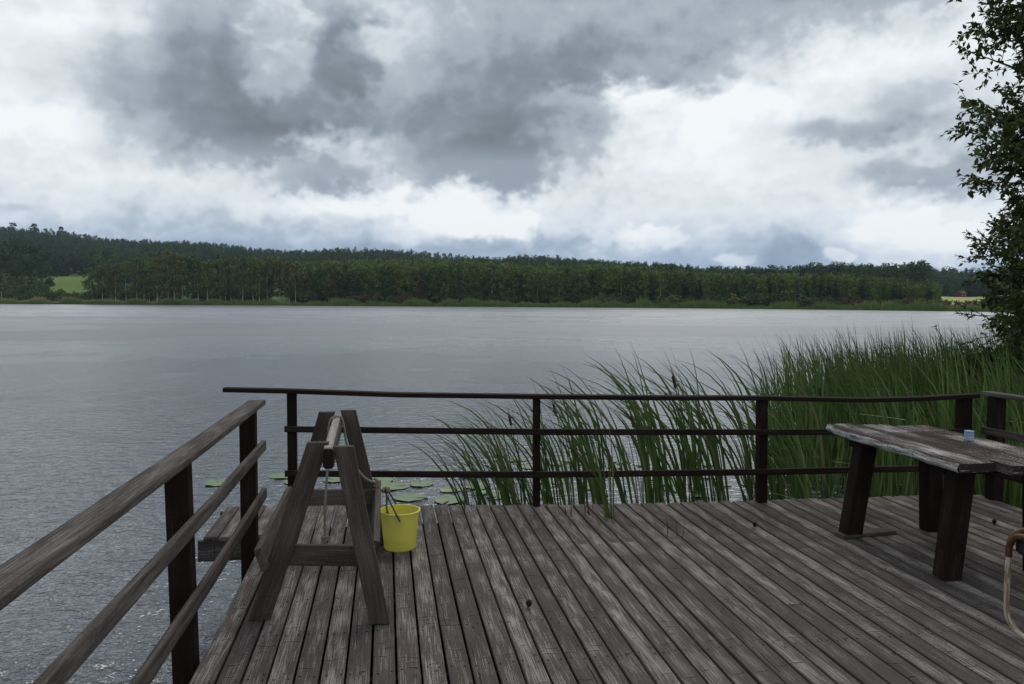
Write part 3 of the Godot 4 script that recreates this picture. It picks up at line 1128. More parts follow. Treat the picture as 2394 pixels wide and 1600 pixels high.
func build_deck() -> void:
	rng.seed = 31
	var deck := deck_thing("deck", "weathered grey-brown board deck over the lake, filling the foreground", "deck")
	var m: Material = mats["deck_wood"]
	var pitch := 0.1109
	var v := -0.849
	var k := 0
	var last_strip := -1
	while v < 4.99:
		var gap := rng.randf_range(0.0095, 0.0135)
		var w := pitch - gap
		var strip := rng.randi_range(0, 15)
		while strip == last_strip:
			strip = rng.randi_range(0, 15)
		last_strip = strip
		var x0 := strip / 16.0 + 0.002
		var x1 := (strip + 1) / 16.0 - 0.002
		if rng.randf() < 0.5:
			var sw := x0
			x0 = x1
			x1 = sw
		var c := v + pitch / 2
		var end := far_edge(c) + spread(0.010)
		var dz := spread(0.0022)
		var sl := spread(0.0016)
		var pts := [dk(-1.2, c + spread(0.002), -0.014 + dz), dk(1.4, c + spread(0.0015), -0.014 + dz), dk(3.0, c + spread(0.0015), -0.014 + dz + sl), dk(4.6, c + spread(0.0015), -0.014 + dz), dk(end, c + spread(0.0015), -0.014 + dz - sl)]
		if rng.randf() < 0.18:
			# two lengths butted together over a joist
			var q: int = [1, 2, 3][rng.randi_range(0, 2)]
			var ju: float = [2.0, 3.0, 3.9, 4.35, 4.8, 5.25][rng.randi_range(0, 5)]
			var cut := dk(ju, c, -0.014 + dz)
			var near_pts := pts.filter(func(p): return -p.z < ju - 0.2)
			var far_pts := pts.filter(func(p): return -p.z > ju + 0.2)
			near_pts.append(cut + Vector3(0, 0, 0.002))
			far_pts.push_front(cut + Vector3(spread(0.002), spread(0.002), -0.002))
			var s1 := Shape.new()
			s1.beam(near_pts, Vector3.UP, w, 0.028, 0.003, x0, x1, -1.2 / 5.1, 5.1)
			part("board", s1, m, deck)
			var other := (strip + 1 + q) % 16
			var s2 := Shape.new()
			s2.beam(far_pts, Vector3.UP, w, 0.028, 0.003, other / 16.0 + 0.002, (other + 1) / 16.0 - 0.002, ju / 5.1, 5.1, 0.07)
			part("board", s2, m, deck)
		else:
			var s := Shape.new()
			s.beam(pts, Vector3.UP, w, 0.028, 0.003, x0, x1, -1.2 / 5.1, 5.1, 0.07)
			part("board", s, m, deck)
		v += pitch
		k += 1
	# short boards of the landing at the left, beyond the railing
	for q in 4:
		var c := -0.905 - q * 0.1025
		var strip := rng.randi_range(0, 15)
		var s := Shape.new()
		s.beam([dk(5.63 + spread(0.006), c, -0.014 + spread(0.002)), dk(6.45 + spread(0.008), c, -0.014)], Vector3.UP, 0.094, 0.028, 0.003, strip / 16.0 + 0.002, (strip + 1) / 16.0 - 0.002, rng.randf(), 5.1)
		part("board", s, m, deck)
	var jm: Material = mats["rail_wood"]
	for u in [6.15, 5.7, 5.25, 4.8, 4.35, 3.9, 3.45, 3.0, 2.5, 2.0, 1.5, 1.0, 0.5, 0.0, -0.6]:
		var s := Shape.new()
		var right := 4.95
		s.beam([dk(minf(u, far_edge(4.9) - 0.12) if u > 6.0 else u, -0.84, -0.139), dk(minf(u, far_edge(4.9) - 0.12) if u > 6.0 else u, right, -0.139)], Vector3.UP, 0.05, 0.22, 0.003, 0, 0.25, rng.randf(), 2.5)
		part("joist", s, jm, deck)
	var fascia := Shape.new()
	fascia.beam([dk(5.655, -1.30, -0.103), dk(5.655, -0.86, -0.103)], Vector3.UP, 0.035, 0.145, 0.003, 0.25, 0.5, 0.3, 2.5)
	part("fascia", fascia, mats["handrail_wood"], deck)
	var edge := Shape.new()
	edge.beam([dk(-1.1, -0.825, -0.115), dk(5.62, -0.825, -0.115)], Vector3.UP, 0.035, 0.16, 0.003, 0.5, 0.75, 0.1, 2.5)
	part("edge_beam", edge, jm, deck)
	var side2 := Shape.new()
	side2.beam([dk(6.40, -1.30, -0.103), dk(6.40, -0.86, -0.103)], Vector3.UP, 0.035, 0.145, 0.003, 0.25, 0.5, 0.6, 2.5)
	part("fascia", side2, jm, deck)
	for p: Array in [[5.6, -0.72], [5.6, 1.2], [5.6, 3.0], [5.5, 4.7], [3.2, -0.72], [3.2, 1.5], [3.2, 3.6], [0.6, -0.72], [0.6, 2.0], [0.6, 4.4]]:
		var s := Shape.new()
		s.beam([dk(p[0], p[1], -1.7), dk(p[0], p[1], -0.25)], side, 0.12, 0.12, 0.005, 0, 0.25, rng.randf(), 2.5)
		part("pile", s, jm, deck)


# ------------------------------------------------------------------ railings

func rail(parent: Node3D, called: String, pts: Array, w: float, h: float, mat: String, v0 := 0.0) -> MeshInstance3D:
	var s := Shape.new()
	var strip := rng.randi_range(0, 3)
	s.beam(pts, Vector3.UP, w, h, 0.004, strip * 0.25 + 0.004, strip * 0.25 + 0.246, rng.randf() + v0, 2.5)
	return part(called, s, mats[mat], parent)


func post(parent: Node3D, foot: Vector3, head: Vector3, w: float, h: float, mat := "rail_wood") -> MeshInstance3D:
	var s := Shape.new()
	var strip := rng.randi_range(0, 3)
	s.beam([foot, head], Vector3(0, 0, 1), w, h, 0.005, strip * 0.25 + 0.004, strip * 0.25 + 0.246, rng.randf(), 2.5)
	return part("post", s, mats[mat], parent)


func to_deck(p: Vector3) -> Vector3:
	return dk(p.dot(fwd), p.dot(side), p.y)


func build_railings() -> void:
	rng.seed = 41
	# left: three rails on the deck side of two heavy posts, plus one behind the viewer
	var l := deck_thing("railing", "brown timber railing running along the left edge of the deck", "railing")
	for u: float in [5.40, 3.735, 1.9, 0.2]:
		post(l, dk(u, -0.912, -0.5), dk(u, -0.912 - (5.4 - u) * 0.018, 0.925), 0.1, 0.1)
	rail(l, "handrail", [dk(0.0, -0.955, 0.945), dk(2.2, -0.935, 0.944), dk(4.0, -0.895, 0.946), dk(5.52, -0.872, 0.95)], 0.112, 0.034, "handrail_wood")
	rail(l, "rail", [dk(0.0, -0.905, 0.64), dk(2.2, -0.876, 0.642), dk(3.9, -0.848, 0.645), dk(5.56, -0.838, 0.648)], 0.034, 0.066, "handrail_wood")
	rail(l, "rail", [dk(0.0, -0.905, 0.29), dk(2.2, -0.872, 0.295), dk(3.9, -0.846, 0.30), dk(5.56, -0.838, 0.315)], 0.034, 0.07, "handrail_wood")
	# far side
	var f := deck_thing("railing", "thin dark brown railing along the far edge of the deck before the cattails", "railing")
	var ps := [Vector3(-1.76, 0, -6.235), Vector3(0.207, 0, -6.215), Vector3(2.07, 0, -6.37), Vector3(3.87, 0, -6.60)]
	var wd := [0.072, 0.055, 0.075, 0.095]
	for k in 4:
		var p := to_deck(ps[k])
		var q := to_deck(ps[k] + Vector3([0.0, -0.006, -0.018, -0.03][k], 0, 0))
		p.z -= 0.02
		q.z -= 0.02
		post(f, p + Vector3(0, -0.4, 0), q + Vector3(0, [0.905, 0.873, 0.848, 0.85][k], 0), wd[k], wd[k])
	var near := Vector3(0, 0, 0.055)
	rail(f, "handrail", [to_deck(Vector3(-2.28, 0.935, -6.19)), to_deck(Vector3(-1.76, 0.922, -6.22)), to_deck(Vector3(-0.9, 0.896, -6.22)), to_deck(Vector3(0.2, 0.888, -6.21)), to_deck(Vector3(1.2, 0.874, -6.28)), to_deck(Vector3(2.06, 0.866, -6.36)), to_deck(Vector3(2.9, 0.840, -6.46)), to_deck(Vector3(3.4, 0.845, -6.53)), to_deck(Vector3(3.93, 0.866, -6.60))], 0.095, 0.034, "rail_wood")
	rail(f, "rail", [to_deck(Vector3(-1.81, 0.622, -6.235)) + near, to_deck(Vector3(0.2, 0.612, -6.215)) + near, to_deck(Vector3(2.06, 0.592, -6.37)) + near, to_deck(Vector3(3.86, 0.566, -6.60)) + near], 0.032, 0.046, "rail_wood")
	rail(f, "rail", [to_deck(Vector3(-1.81, 0.266, -6.235)) + near, to_deck(Vector3(0.2, 0.270, -6.215)) + near, to_deck(Vector3(2.06, 0.266, -6.37)) + near, to_deck(Vector3(3.86, 0.262, -6.60)) + near], 0.032, 0.048, "rail_wood")
	# right side, from the corner towards the viewer
	var r := deck_thing("railing", "dark brown railing along the right edge of the deck beside the bank", "railing")
	for u: float in [5.79, 4.1, 2.4]:
		post(r, dk(u, 5.04, -0.4), dk(u, 5.03, 0.862), 0.1, 0.1)
	rail(r, "handrail", [dk(5.90, 5.02, 0.884), dk(4.2, 5.03, 0.892), dk(2.3, 5.04, 0.89)], 0.11, 0.034, "handrail_wood")
	rail(r, "rail", [dk(5.86, 4.968, 0.575), dk(4.2, 4.970, 0.585), dk(2.3, 4.972, 0.59)], 0.034, 0.062, "handrail_wood")
	rail(r, "rail", [dk(5.86, 4.968, 0.25), dk(4.2, 4.970, 0.26), dk(2.3, 4.972, 0.26)], 0.034, 0.062, "rail_wood")


# ------------------------------------------------------------------ sawhorse

func build_sawhorse() -> void:
	rng.seed = 51
	var o := deck_thing("sawhorse", "weathered grey timber sawhorse of A-shaped legs with a rope over its beam", "sawhorse")
	var m: Material = mats["grey_wood"]
	var legs := [[[4.13, -0.652, 0.0], [4.07, -0.345, 0.925], 0.105], [[3.985, -0.040, 0.0], [4.05, -0.218, 0.905], 0.10], [[5.34, -0.655, 0.0], [5.22, -0.385, 0.918], 0.10], [[5.32, -0.045, 0.0], [5.22, -0.250, 0.928], 0.095]]
	for e: Array in legs:
		var a := dk(e[0][0], e[0][1], 0.002)
		var b := dk(e[1][0], e[1][1], e[1][2])
		var s := Shape.new()
		var strip := rng.randi_range(0, 3)
		var d := (b - a).normalized()
		# the foot and the head are cut level
		s.beam([a + d * 0.012, b], Vector3(0, 0, 1), e[2], 0.042, 0.004, strip * 0.25 + 0.004, strip * 0.25 + 0.246, rng.randf(), 2.5)
		for i in s.v.size():
			if s.v[i].y < 0.06:
				s.v[i] += d * ((0.003 - s.v[i].y) / d.y)
			elif s.v[i].y > e[1][2] - 0.08:
				s.v[i] += d * ((e[1][2] - s.v[i].y) / d.y)
		part("leg", s, m, o)
	var s := Shape.new()
	s.beam([dk(3.99, -0.290, 0.855), dk(4.7, -0.307, 0.845), dk(5.28, -0.322, 0.832)], Vector3.UP, 0.056, 0.105, 0.012, 0.5, 0.75, 0.2, 2.5)
	var ridge := part("ridge_beam", s, m, o)
	s = Shape.new()
	s.beam([dk(3.985, -0.290, 0.9085), dk(4.7, -0.307, 0.8985), dk(5.285, -0.322, 0.8855)], Vector3.UP, 0.044, 0.008, 0.002, 0.5, 0.75, 0.2, 2.5)
	part("worn_top", s, mats["pale_beam_wood"], ridge)
	s = Shape.new()
	s.beam([dk(3.983, -0.290, 0.853), dk(3.991, -0.290, 0.853)], Vector3.UP, 0.050, 0.094, 0.010, 0.0, 0.25, 0.4, 2.5)
	part("end_grain", s, mats["rail_wood"], ridge)
	s = Shape.new()
	s.beam([dk(4.13, -0.58, 0.335), dk(4.09, -0.06, 0.318)], Vector3.UP, 0.034, 0.108, 0.003, 0.0, 0.25, 0.6, 2.5)
	part("brace", s, m, o)
	s = Shape.new()
	s.beam([dk(5.255, -0.60, 0.35), dk(5.245, -0.055, 0.34)], Vector3.UP, 0.034, 0.105, 0.003, 0.25, 0.5, 0.1, 2.5)
	part("brace", s, m, o)
	s = Shape.new()
	s.beam([dk(4.02, -0.627, 0.345), dk(5.42, -0.640, 0.33)], Vector3(-0.32, 0.95, 0), 0.036, 0.115, 0.003, 0.75, 1.0, 0.4, 2.5)
	part("side_board", s, m, o)
	s = Shape.new()
	s.beam([dk(4.10, -0.066, 0.335), dk(5.40, -0.068, 0.36)], Vector3(0.2, 0.98, 0), 0.036, 0.115, 0.003, 0.5, 0.75, 0.8, 2.5)
	part("side_board", s, m, o)


func curve_points(ctrl: Array, step: float) -> Array:
	var c := Curve3D.new()
	c.bake_interval = step
	for i in ctrl.size():
		var p: Vector3 = ctrl[i]
		var a: Vector3 = ctrl[maxi(i - 1, 0)]
		var b: Vector3 = ctrl[mini(i + 1, ctrl.size() - 1)]
		var t := (b - a) / 6.0
		c.add_point(p, -t, t)
	return Array(c.get_baked_points())


# three strands laid round each other
func rope_shape(ctrl: Array, r: float) -> Shape:
	var s := Shape.new()
	var pts := curve_points(ctrl, 0.008)
	for k in 3:
		var strand := []
		var rad := []
		var ref := Vector3(0.3, 0.2, 0.93).normalized()
		for i in pts.size():
			var d: Vector3 = (pts[mini(i + 1, pts.size() - 1)] - pts[maxi(i - 1, 0)]).normalized()
			var a := d.cross(ref).normalized()
			if a.length() < 0.1:
				a = Vector3.RIGHT
			var b := d.cross(a).normalized()
			var ang := i * 0.008 / (r * 5.5) * TAU + TAU * k / 3.0
			strand.append(pts[i] + (a * cos(ang) + b * sin(ang)) * r * 0.5)
			rad.append(r * 0.56)
		s.col = Color(1, 1, 1) * [1.0, 0.92, 0.86][k]
		s.col.a = 1
		s.tube(strand, rad, 5)
	return s


func build_ropes() -> void:
	rng.seed = 61
	var m := leafy("rope", 0.95, 0.0)
	m.albedo_color = lin(0.27, 0.25, 0.21)
	var o := deck_thing("rope", "pale twisted rope looped over the sawhorse beam with a frayed knot at its lower end", "rope")
	var ctrl := [dk(5.05, -0.392, 0.14), dk(5.05, -0.390, 0.35), dk(5.06, -0.372, 0.60), dk(5.08, -0.366, 0.80), dk(5.09, -0.358, 0.875), dk(5.095, -0.334, 0.902), dk(5.10, -0.305, 0.904), dk(5.105, -0.284, 0.885), dk(5.11, -0.270, 0.82), dk(5.115, -0.250, 0.70), dk(5.14, -0.195, 0.56), dk(5.17, -0.130, 0.475), dk(5.20, -0.070, 0.445)]
	part("strands", rope_shape(ctrl, 0.0085), m, o)
	# knot: a tight turned ball with a frayed tail
	var kp := []
	for i in 26:
		var a := i * 0.95
		kp.append(dk(5.05, -0.391, 0.115) + Vector3(cos(a) * 0.018, sin(i * 0.37) * 0.028, sin(a) * 0.018))
	part("knot", rope_shape(kp, 0.010), m, o)
	var fr := Shape.new()
	for i in 34:
		var a := rng.randf() * TAU
		var p := dk(5.05, -0.391, 0.095)
		var q := p + Vector3(cos(a) * rng.randf_range(0.008, 0.035), -rng.randf_range(0.03, 0.088), sin(a) * rng.randf_range(0.008, 0.035))
		fr.tube([p, p.lerp(q, 0.5) + Vector3(cos(a), 0, sin(a)) * 0.008, q], [0.0022, 0.0019, 0.0012], 4, false)
	part("frayed_end", fr, m, o)
	# second rope, from the sawhorse to the bucket handle
	var t := deck_thing("tether_rope", "worn rope tied from the sawhorse leg to the handle of the yellow bucket", "rope")
	var m2 := leafy("old_rope", 0.95, 0.0)
	m2.albedo_color = lin(0.24, 0.20, 0.13)
	part("strands", rope_shape([dk(5.21, -0.085, 0.47), dk(5.20, -0.060, 0.452), dk(5.19, -0.048, 0.405), dk(5.18, -0.030, 0.395), dk(5.17, -0.012, 0.412), dk(5.165, 0.004, 0.408), dk(5.165, 0.016, 0.392)], 0.009), m2, t)
	var kq := []
	for i in 22:
		var a := i * 0.9
		kq.append(dk(5.165, -0.006, 0.402) + Vector3(sin(i * 0.3) * 0.018, cos(a) * 0.014, sin(a) * 0.014))
	part("knot", rope_shape(kq, 0.0085), m2, t)
	part("tail", rope_shape([dk(5.165, 0.000, 0.39), dk(5.16, 0.000, 0.35), dk(5.155, -0.004, 0.30), dk(5.15, 0.002, 0.26)], 0.008), m2, t)
	var f2 := Shape.new()
	for i in 26:
		var a := rng.randf() * TAU
		var p := dk(5.15, 0.002, 0.268)
		var q := p + Vector3(cos(a) * 0.022, -rng.randf_range(0.02, 0.055), sin(a) * 0.022)
		f2.tube([p, q], [0.0022, 0.0014], 4, false)
	part("frayed_end", f2, m2, t)


# ------------------------------------------------------------------ bucket

func build_bucket() -> void:
	rng.seed = 71
	var o := thing("bucket", "yellow plastic bucket with a dark blue handle standing beside the sawhorse", "bucket", deck_world(5.205, 0.083, 0.002), YAW)
	var m := plain("yellow_plastic", Color(0.80, 0.72, 0.11), 0.38, 0.5)
	m.backlight_enabled = true
	m.backlight = Color(0.6, 0.6, 0.6)
	var s := Shape.new()
	var prof := [Vector2(0.0, 0.006), Vector2(0.094, 0.006), Vector2(0.097, 0.0), Vector2(0.101, 0.0), Vector2(0.1045, 0.006)]
	for k in 9:
		var e := k / 8.0
		prof.append(Vector2(lerpf(0.105, 0.1285, e), lerpf(0.012, 0.244, e)))
	prof.append_array([Vector2(0.1345, 0.244), Vector2(0.1365, 0.247), Vector2(0.1365, 0.254), Vector2(0.134, 0.257), Vector2(0.1285, 0.257), Vector2(0.1262, 0.254)])
	for k in 9:
		var e := k / 8.0
		prof.append(Vector2(lerpf(0.1262, 0.1025, e), lerpf(0.25, 0.009, e)))
	prof.append(Vector2(0.0, 0.009))
	s.lathe(prof, 44)
	part("body", s, m, o)
	# bracket lugs and the handle, pulled over to the left by the rope
	var hd := plain("handle_plastic", Color(0.012, 0.02, 0.05), 0.3, 0.6)
	for sg in [1.0, -1.0]:
		var g := Shape.new()
		g.beam([Vector3(0.0, 0.212, 0.125 * sg), Vector3(0.0, 0.212, 0.1355 * sg)], Vector3.UP, 0.036, 0.044, 0.006, 0, 1, 0, 1)
		part("lug", g, m, o)
	var tilt := Vector3(-0.46, 0.89, 0).normalized()
	var path := []
	var rad := []
	for k in 25:
		var a := PI * k / 24.0
		path.append(Vector3(0, 0.212, 0) + Vector3(0, 0, 0.139 * cos(a)) + tilt * (0.205 * pow(sin(a), 0.8)))
		rad.append(0.0052 if absf(k - 12.0) > 5 else 0.0085)
	var h := Shape.new()
	h.tube(path, rad, 9)
	part("handle", h, hd, o)
	# shallow water in the bottom
	var w := Shape.new()
	for k in 40:
		var a := TAU * k / 40
		var b := TAU * (k + 1) / 40
		w.tri(Vector3(0, 0.075, 0), Vector3(cos(a) * 0.1085, 0.075, -sin(a) * 0.1085), Vector3(cos(b) * 0.1085, 0.075, -sin(b) * 0.1085))
	part("bucket_water", w, plain("bucket_water", Color(0.16, 0.13, 0.03), 0.05, 0.5), o)


# ------------------------------------------------------------------ table and what is on it

func build_table() -> void:
	rng.seed = 81
	var o := deck_thing("table", "old brown plank table with white worn edges on thick posts", "table")
	var top := 0.735
	var th := 0.052
	# boards along the deck direction; the outer one keeps its uneven natural edge
	var rows := [[3.215, 3.455, 3.945, 5.40], [3.460, 3.700, 3.855, 5.34], [3.705, 3.975, 3.84, 5.25]]
	for k in 3:
		var e: Array = rows[k]
		var s := Shape.new()
		var edge := Shape.new()
		var n := 22
		var ln := noise(2.6, 90 + k, 3)
		var left := []
		var right := []
		for i in n + 1:
			var u := lerpf(e[2], e[3], float(i) / n)
			var wob := 0.0
			if k == 0:
				wob = ln.get_noise_1d(u * 1.5) * 0.022 + (0.05 * smoothstep(e[3] - 0.22, e[3], u))
			left.append([u, e[0] + wob])
			right.append([u, e[1] - (0.03 * smoothstep(e[2] + 0.02, e[2], u) if k == 0 else 0.0)])
		for i in n:
			var a0 := dk(left[i][0], left[i][1], top + ln.get_noise_1d(left[i][0] * 3.0) * 0.002)
			var a1 := dk(left[i + 1][0], left[i + 1][1], top + ln.get_noise_1d(left[i + 1][0] * 3.0) * 0.002)
			var b0 := dk(right[i][0], right[i][1], top)
			var b1 := dk(right[i + 1][0], right[i + 1][1], top)
			var x0 := k / 3.0 + 0.004
			var x1 := (k + 1) / 3.0 - 0.004
			var va: float = left[i][0] / 2.5
			var vb: float = left[i + 1][0] / 2.5
			s.quad(a0, b0, b1, a1, Vector2(x0, va), Vector2(x1, va), Vector2(x1, vb), Vector2(x0, vb))
			var dn := Vector3(0, -th, 0)
			s.quad(a0 + dn, a1 + dn, b1 + dn, b0 + dn, Vector2(x0, va), Vector2(x0, vb), Vector2(x1, vb), Vector2(x1, va))
			s.quad(b0, b0 + dn, b1 + dn, b1, Vector2(x0, va), Vector2(x0 + 0.08, va), Vector2(x0 + 0.08, vb), Vector2(x0, vb))
			# natural edge in three facets
			var target: Shape = edge if k == 0 else s
			var bulge := 0.012 if k == 0 else 0.0
			var prev0 := a0
			var prev1 := a1
			for q in range(1, 5):
				var y := -th * q / 4.0
				var o0: float = (bulge * sin(PI * q / 4.0) + (ln.get_noise_2d(left[i][0] * 9.0, q * 3.0) * 0.007 if q < 4 else 0.0)) if k == 0 else 0.0
				var o1: float = (bulge * sin(PI * q / 4.0) + (ln.get_noise_2d(left[i + 1][0] * 9.0, q * 3.0) * 0.007 if q < 4 else 0.0)) if k == 0 else 0.0
				var c0 := a0 + Vector3(-o0, y, 0)
				var c1 := a1 + Vector3(-o1, y, 0)
				var ux0 := 0.06 * (q - 1)
				var ux1 := 0.06 * q
				target.quad(prev0, prev1, c1, c0, Vector2(ux0, va), Vector2(ux0, vb), Vector2(ux1, vb), Vector2(ux1, va))
				prev0 = c0
				prev1 = c1
		for i in [0, n]:
			var a := dk(left[i][0], left[i][1], top)
			var b := dk(right[i][0], right[i][1], top)
			var dn := Vector3(0, -th, 0)
			if i == 0:
				s.quad(a, a + dn, b + dn, b, Vector2(0.01, 0), Vector2(0.05, 0), Vector2(0.05, 0.05), Vector2(0.01, 0.05))
			else:
				s.quad(b, b + dn, a + dn, a, Vector2(0.01, 0), Vector2(0.05, 0), Vector2(0.05, 0.05), Vector2(0.01, 0.05))
		var bd := part("plank", s, mats["table_wood"], o)
		if k == 0:
			part("worn_edge", edge, mats["table_edge_wood"], bd)
	var feet := [[5.01, 3.225, 5.03, 3.345], [4.14, 3.305, 4.12, 3.36], [5.06, 3.90, 5.05, 3.86], [4.15, 3.93, 4.13, 3.88]]
	for e: Array in feet:
		var s := Shape.new()
		s.beam([dk(e[0], e[1], 0.004), dk(e[2], e[3], top - th - 0.002)], Vector3(0, 0, 1), 0.128, 0.105, 0.008, 0.0, 0.25, rng.randf(), 2.5)
		part("leg", s, mats["rail_wood"], o)
	for e: Array in [[5.03, 3.28], [4.13, 3.30]]:
		var s := Shape.new()
		s.beam([dk(e[0] + 0.08, e[1], top - th - 0.035), dk(e[0] + 0.08, 3.93, top - th - 0.035)], Vector3.UP, 0.05, 0.066, 0.004, 0.25, 0.5, 0.2, 2.5)
		part("cross_bearer", s, mats["rail_wood"], o)
	# a thin board lying under the left leg
	var s := Shape.new()
	s.beam([dk(4.99, 3.13, 0.013), dk(5.045, 3.57, 0.013)], Vector3.UP, 0.10, 0.024, 0.003, 0.5, 0.75, 0.3, 2.5)
	for i in s.v.size():
		s.v[i].y = maxf(s.v[i].y, 0.003)
	var pk := part("foot_board", s, mats["grey_wood"], self)
	pk.rotation.y = YAW
	tag(pk, "thin grey board lying on the deck under the table's left leg", "board")


func build_jar() -> void:
	var o := thing("jar", "small glass jar with a light blue lid standing on the table", "jar", deck_world(4.60, 3.80, 0.7375), 0.4)
	var s := Shape.new()
	var out := [Vector2(0.0, 0.0), Vector2(0.030, 0.0), Vector2(0.0335, 0.004), Vector2(0.0335, 0.050), Vector2(0.031, 0.057), Vector2(0.029, 0.061)]
	o.scale = Vector3.ONE * 0.88
	s.lathe(out, 24)
	var glass := plain("jar_glass", Color(0.24, 0.30, 0.36), 0.12, 0.6)
	part("glass", s, glass, o)
	var lid := Shape.new()
	lid.lathe([Vector2(0.0, 0.061), Vector2(0.0325, 0.061), Vector2(0.0335, 0.063), Vector2(0.0335, 0.073), Vector2(0.032, 0.0755), Vector2(0.0, 0.0755)], 24)
	part("lid", lid, plain("jar_lid", Color(0.14, 0.29, 0.42), 0.35, 0.5), o)
	var lab := Shape.new()
	lab.lathe([Vector2(0.0338, 0.010), Vector2(0.0338, 0.040)], 24)
	part("paper_label", lab, plain("jar_paper", Color(0.30, 0.37, 0.44), 0.7), o)


func build_chair() -> void:
	rng.seed = 91
	var o := deck_thing("chair", "rusty white tubular steel chair with black seat at the right edge", "chair")
	var white := wood_free_rust("chair_paint", Color(0.42, 0.39, 0.34), Color(0.25, 0.165, 0.085), 0.1)
	var rust := wood_free_rust("chair_rust", Color(0.075, 0.030, 0.014), Color(0.13, 0.052, 0.02), 0.5)
	# two bent side frames: floor runner, upright front leg, seat rail
	for v: float in [3.055, 3.50]:
		var lower := curve_points([dk(2.93, v + 0.02, 0.016), dk(3.10, v + 0.02, 0.016), dk(3.30, v + 0.015, 0.02), dk(3.385, v + 0.008, 0.06), dk(3.405, v, 0.14), dk(3.405, v, 0.28), dk(3.402, v, 0.39)], 0.02)
		var r := []
		for k in lower.size():
			r.append(0.0135)
		var s := Shape.new()
		s.tube(lower, r, 12, true, 1.0)
		part("leg_tube", s, white, o)
		var upper := curve_points([dk(3.402, v, 0.388), dk(3.40, v, 0.44), dk(3.37, v, 0.49), dk(3.31, v, 0.512), dk(3.15, v, 0.512), dk(2.95, v, 0.505)], 0.02)
		r = []
		for k in upper.size():
			r.append(0.0155)
		s = Shape.new()
		s.tube(upper, r, 12, true, 1.0)
		part("seat_tube", s, rust, o)
	# front bend across the chair, seen at the edge of the picture
	var bend := curve_points([dk(3.402, 3.055, 0.42), dk(3.402, 3.065, 0.475), dk(3.402, 3.10, 0.508), dk(3.402, 3.16, 0.515), dk(3.402, 3.42, 0.515), dk(3.402, 3.49, 0.49), dk(3.402, 3.50, 0.42)], 0.02)
	var br := []
	for k in bend.size():
		br.append(0.0155)
	var s := Shape.new()
	s.tube(bend, br, 12)
	part("front_tube", s, rust, o)
	s = Shape.new()
	s.beam([dk(3.385, 3.2775, 0.455), dk(2.95, 3.2775, 0.455)], Vector3.UP, 0.40, 0.10, 0.02, 0, 1, 0, 1)
	part("seat", s, plain("black_seat", Color(0.012, 0.012, 0.012), 0.6), o)
	s = Shape.new()
	s.beam([dk(2.92, 3.2775, 0.70), dk(2.90, 3.2775, 0.98)], Vector3(0, 0, 1), 0.40, 0.04, 0.015, 0, 1, 0, 1)
	part("backrest", s, mats["black_seat"], o)
	for v: float in [3.055, 3.50]:
		s = Shape.new()
		s.tube([dk(2.95, v, 0.505), dk(2.92, v, 0.75), dk(2.89, v, 1.0)], [0.0135, 0.0135, 0.0135], 10)
		part("back_tube", s, white, o)


func wood_free_rust(called: String, a: Color, b: Color, share: float) -> StandardMaterial3D:
	var g := Gradient.new()
	g.offsets = PackedFloat32Array([0.0, 0.45 - share * 0.5, 0.62 - share * 0.5, 1.0])
	g.colors = PackedColorArray([b.linear_to_srgb(), b.linear_to_srgb(), a.linear_to_srgb(), (a * 1.15).linear_to_srgb()])
	var t := NoiseTexture2D.new()
	t.width = 256
	t.height = 256
	t.seamless = true
	t.noise = noise(0.012, 33 + int(share * 10), 5)
	t.color_ramp = g
	var m := plain(called, Color(1, 1, 1), 0.6, 0.4)
	m.albedo_texture = t
	m.uv1_scale = Vector3(1, 2.4, 1)
	return m


# ------------------------------------------------------------------ cattails

# one strap leaf from the origin: rises, leans and bends over to the left, where the wind blows
func blade(r: RandomNumberGenerator, ln: float, w: float, lean: float, az: float, bend: float) -> Shape:
	var s := Shape.new()
	var g := r.randf_range(0.8, 1.25)
	s.col = Color(0.082 * g, 0.136 * g * r.randf_range(0.88, 1.12), 0.038 * g)
	var old := r.randf()
	if old < 0.08:
		s.col = Color(0.22, 0.18, 0.085)
	elif old < 0.2:
		s.col = Color(0.12, 0.14, 0.04)
	var n := 9
	var p := Vector3(r.randf_range(-0.05, 0.05), 0, r.randf_range(-0.05, 0.05))
	var dir := Vector3(cos(az) * lean, 1, sin(az) * lean).normalized()
	var wind := Vector3(-1, -0.05, 0.12)
	var twist := r.randf_range(-1.2, 1.2)
	var face := r.randf() * TAU
	var kink := r.randi_range(4, 7) if r.randf() < 0.10 else -1
	var rows := []
	for i in n + 1:
		var e := float(i) / n
		var across := Vector3(cos(face + twist * e), 0, sin(face + twist * e))
		across = (across - dir * across.dot(dir)).normalized()
		var fold := across.cross(dir).normalized()
		var half := w * 0.5 * (0.75 + 0.5 * e if e < 0.35 else lerpf(0.925, 0.0, pow((e - 0.35) / 0.65, 1.7)))
		rows.append([p - across * half, p + fold * half * 0.5, p + across * half])
		if i == kink:
			dir = (dir + Vector3(-0.9, -0.9, r.randf_range(-0.6, 0.6))).normalized()
		dir = (dir + (wind * bend * e * e + Vector3(0, -0.10 * bend * e * e, 0))).normalized()
		p += dir * ln / n
	for i in n:
		s.quad(rows[i][0], rows[i][1], rows[i + 1][1], rows[i + 1][0])
		s.quad(rows[i][1], rows[i][2], rows[i + 1][2], rows[i + 1][1])
	return s


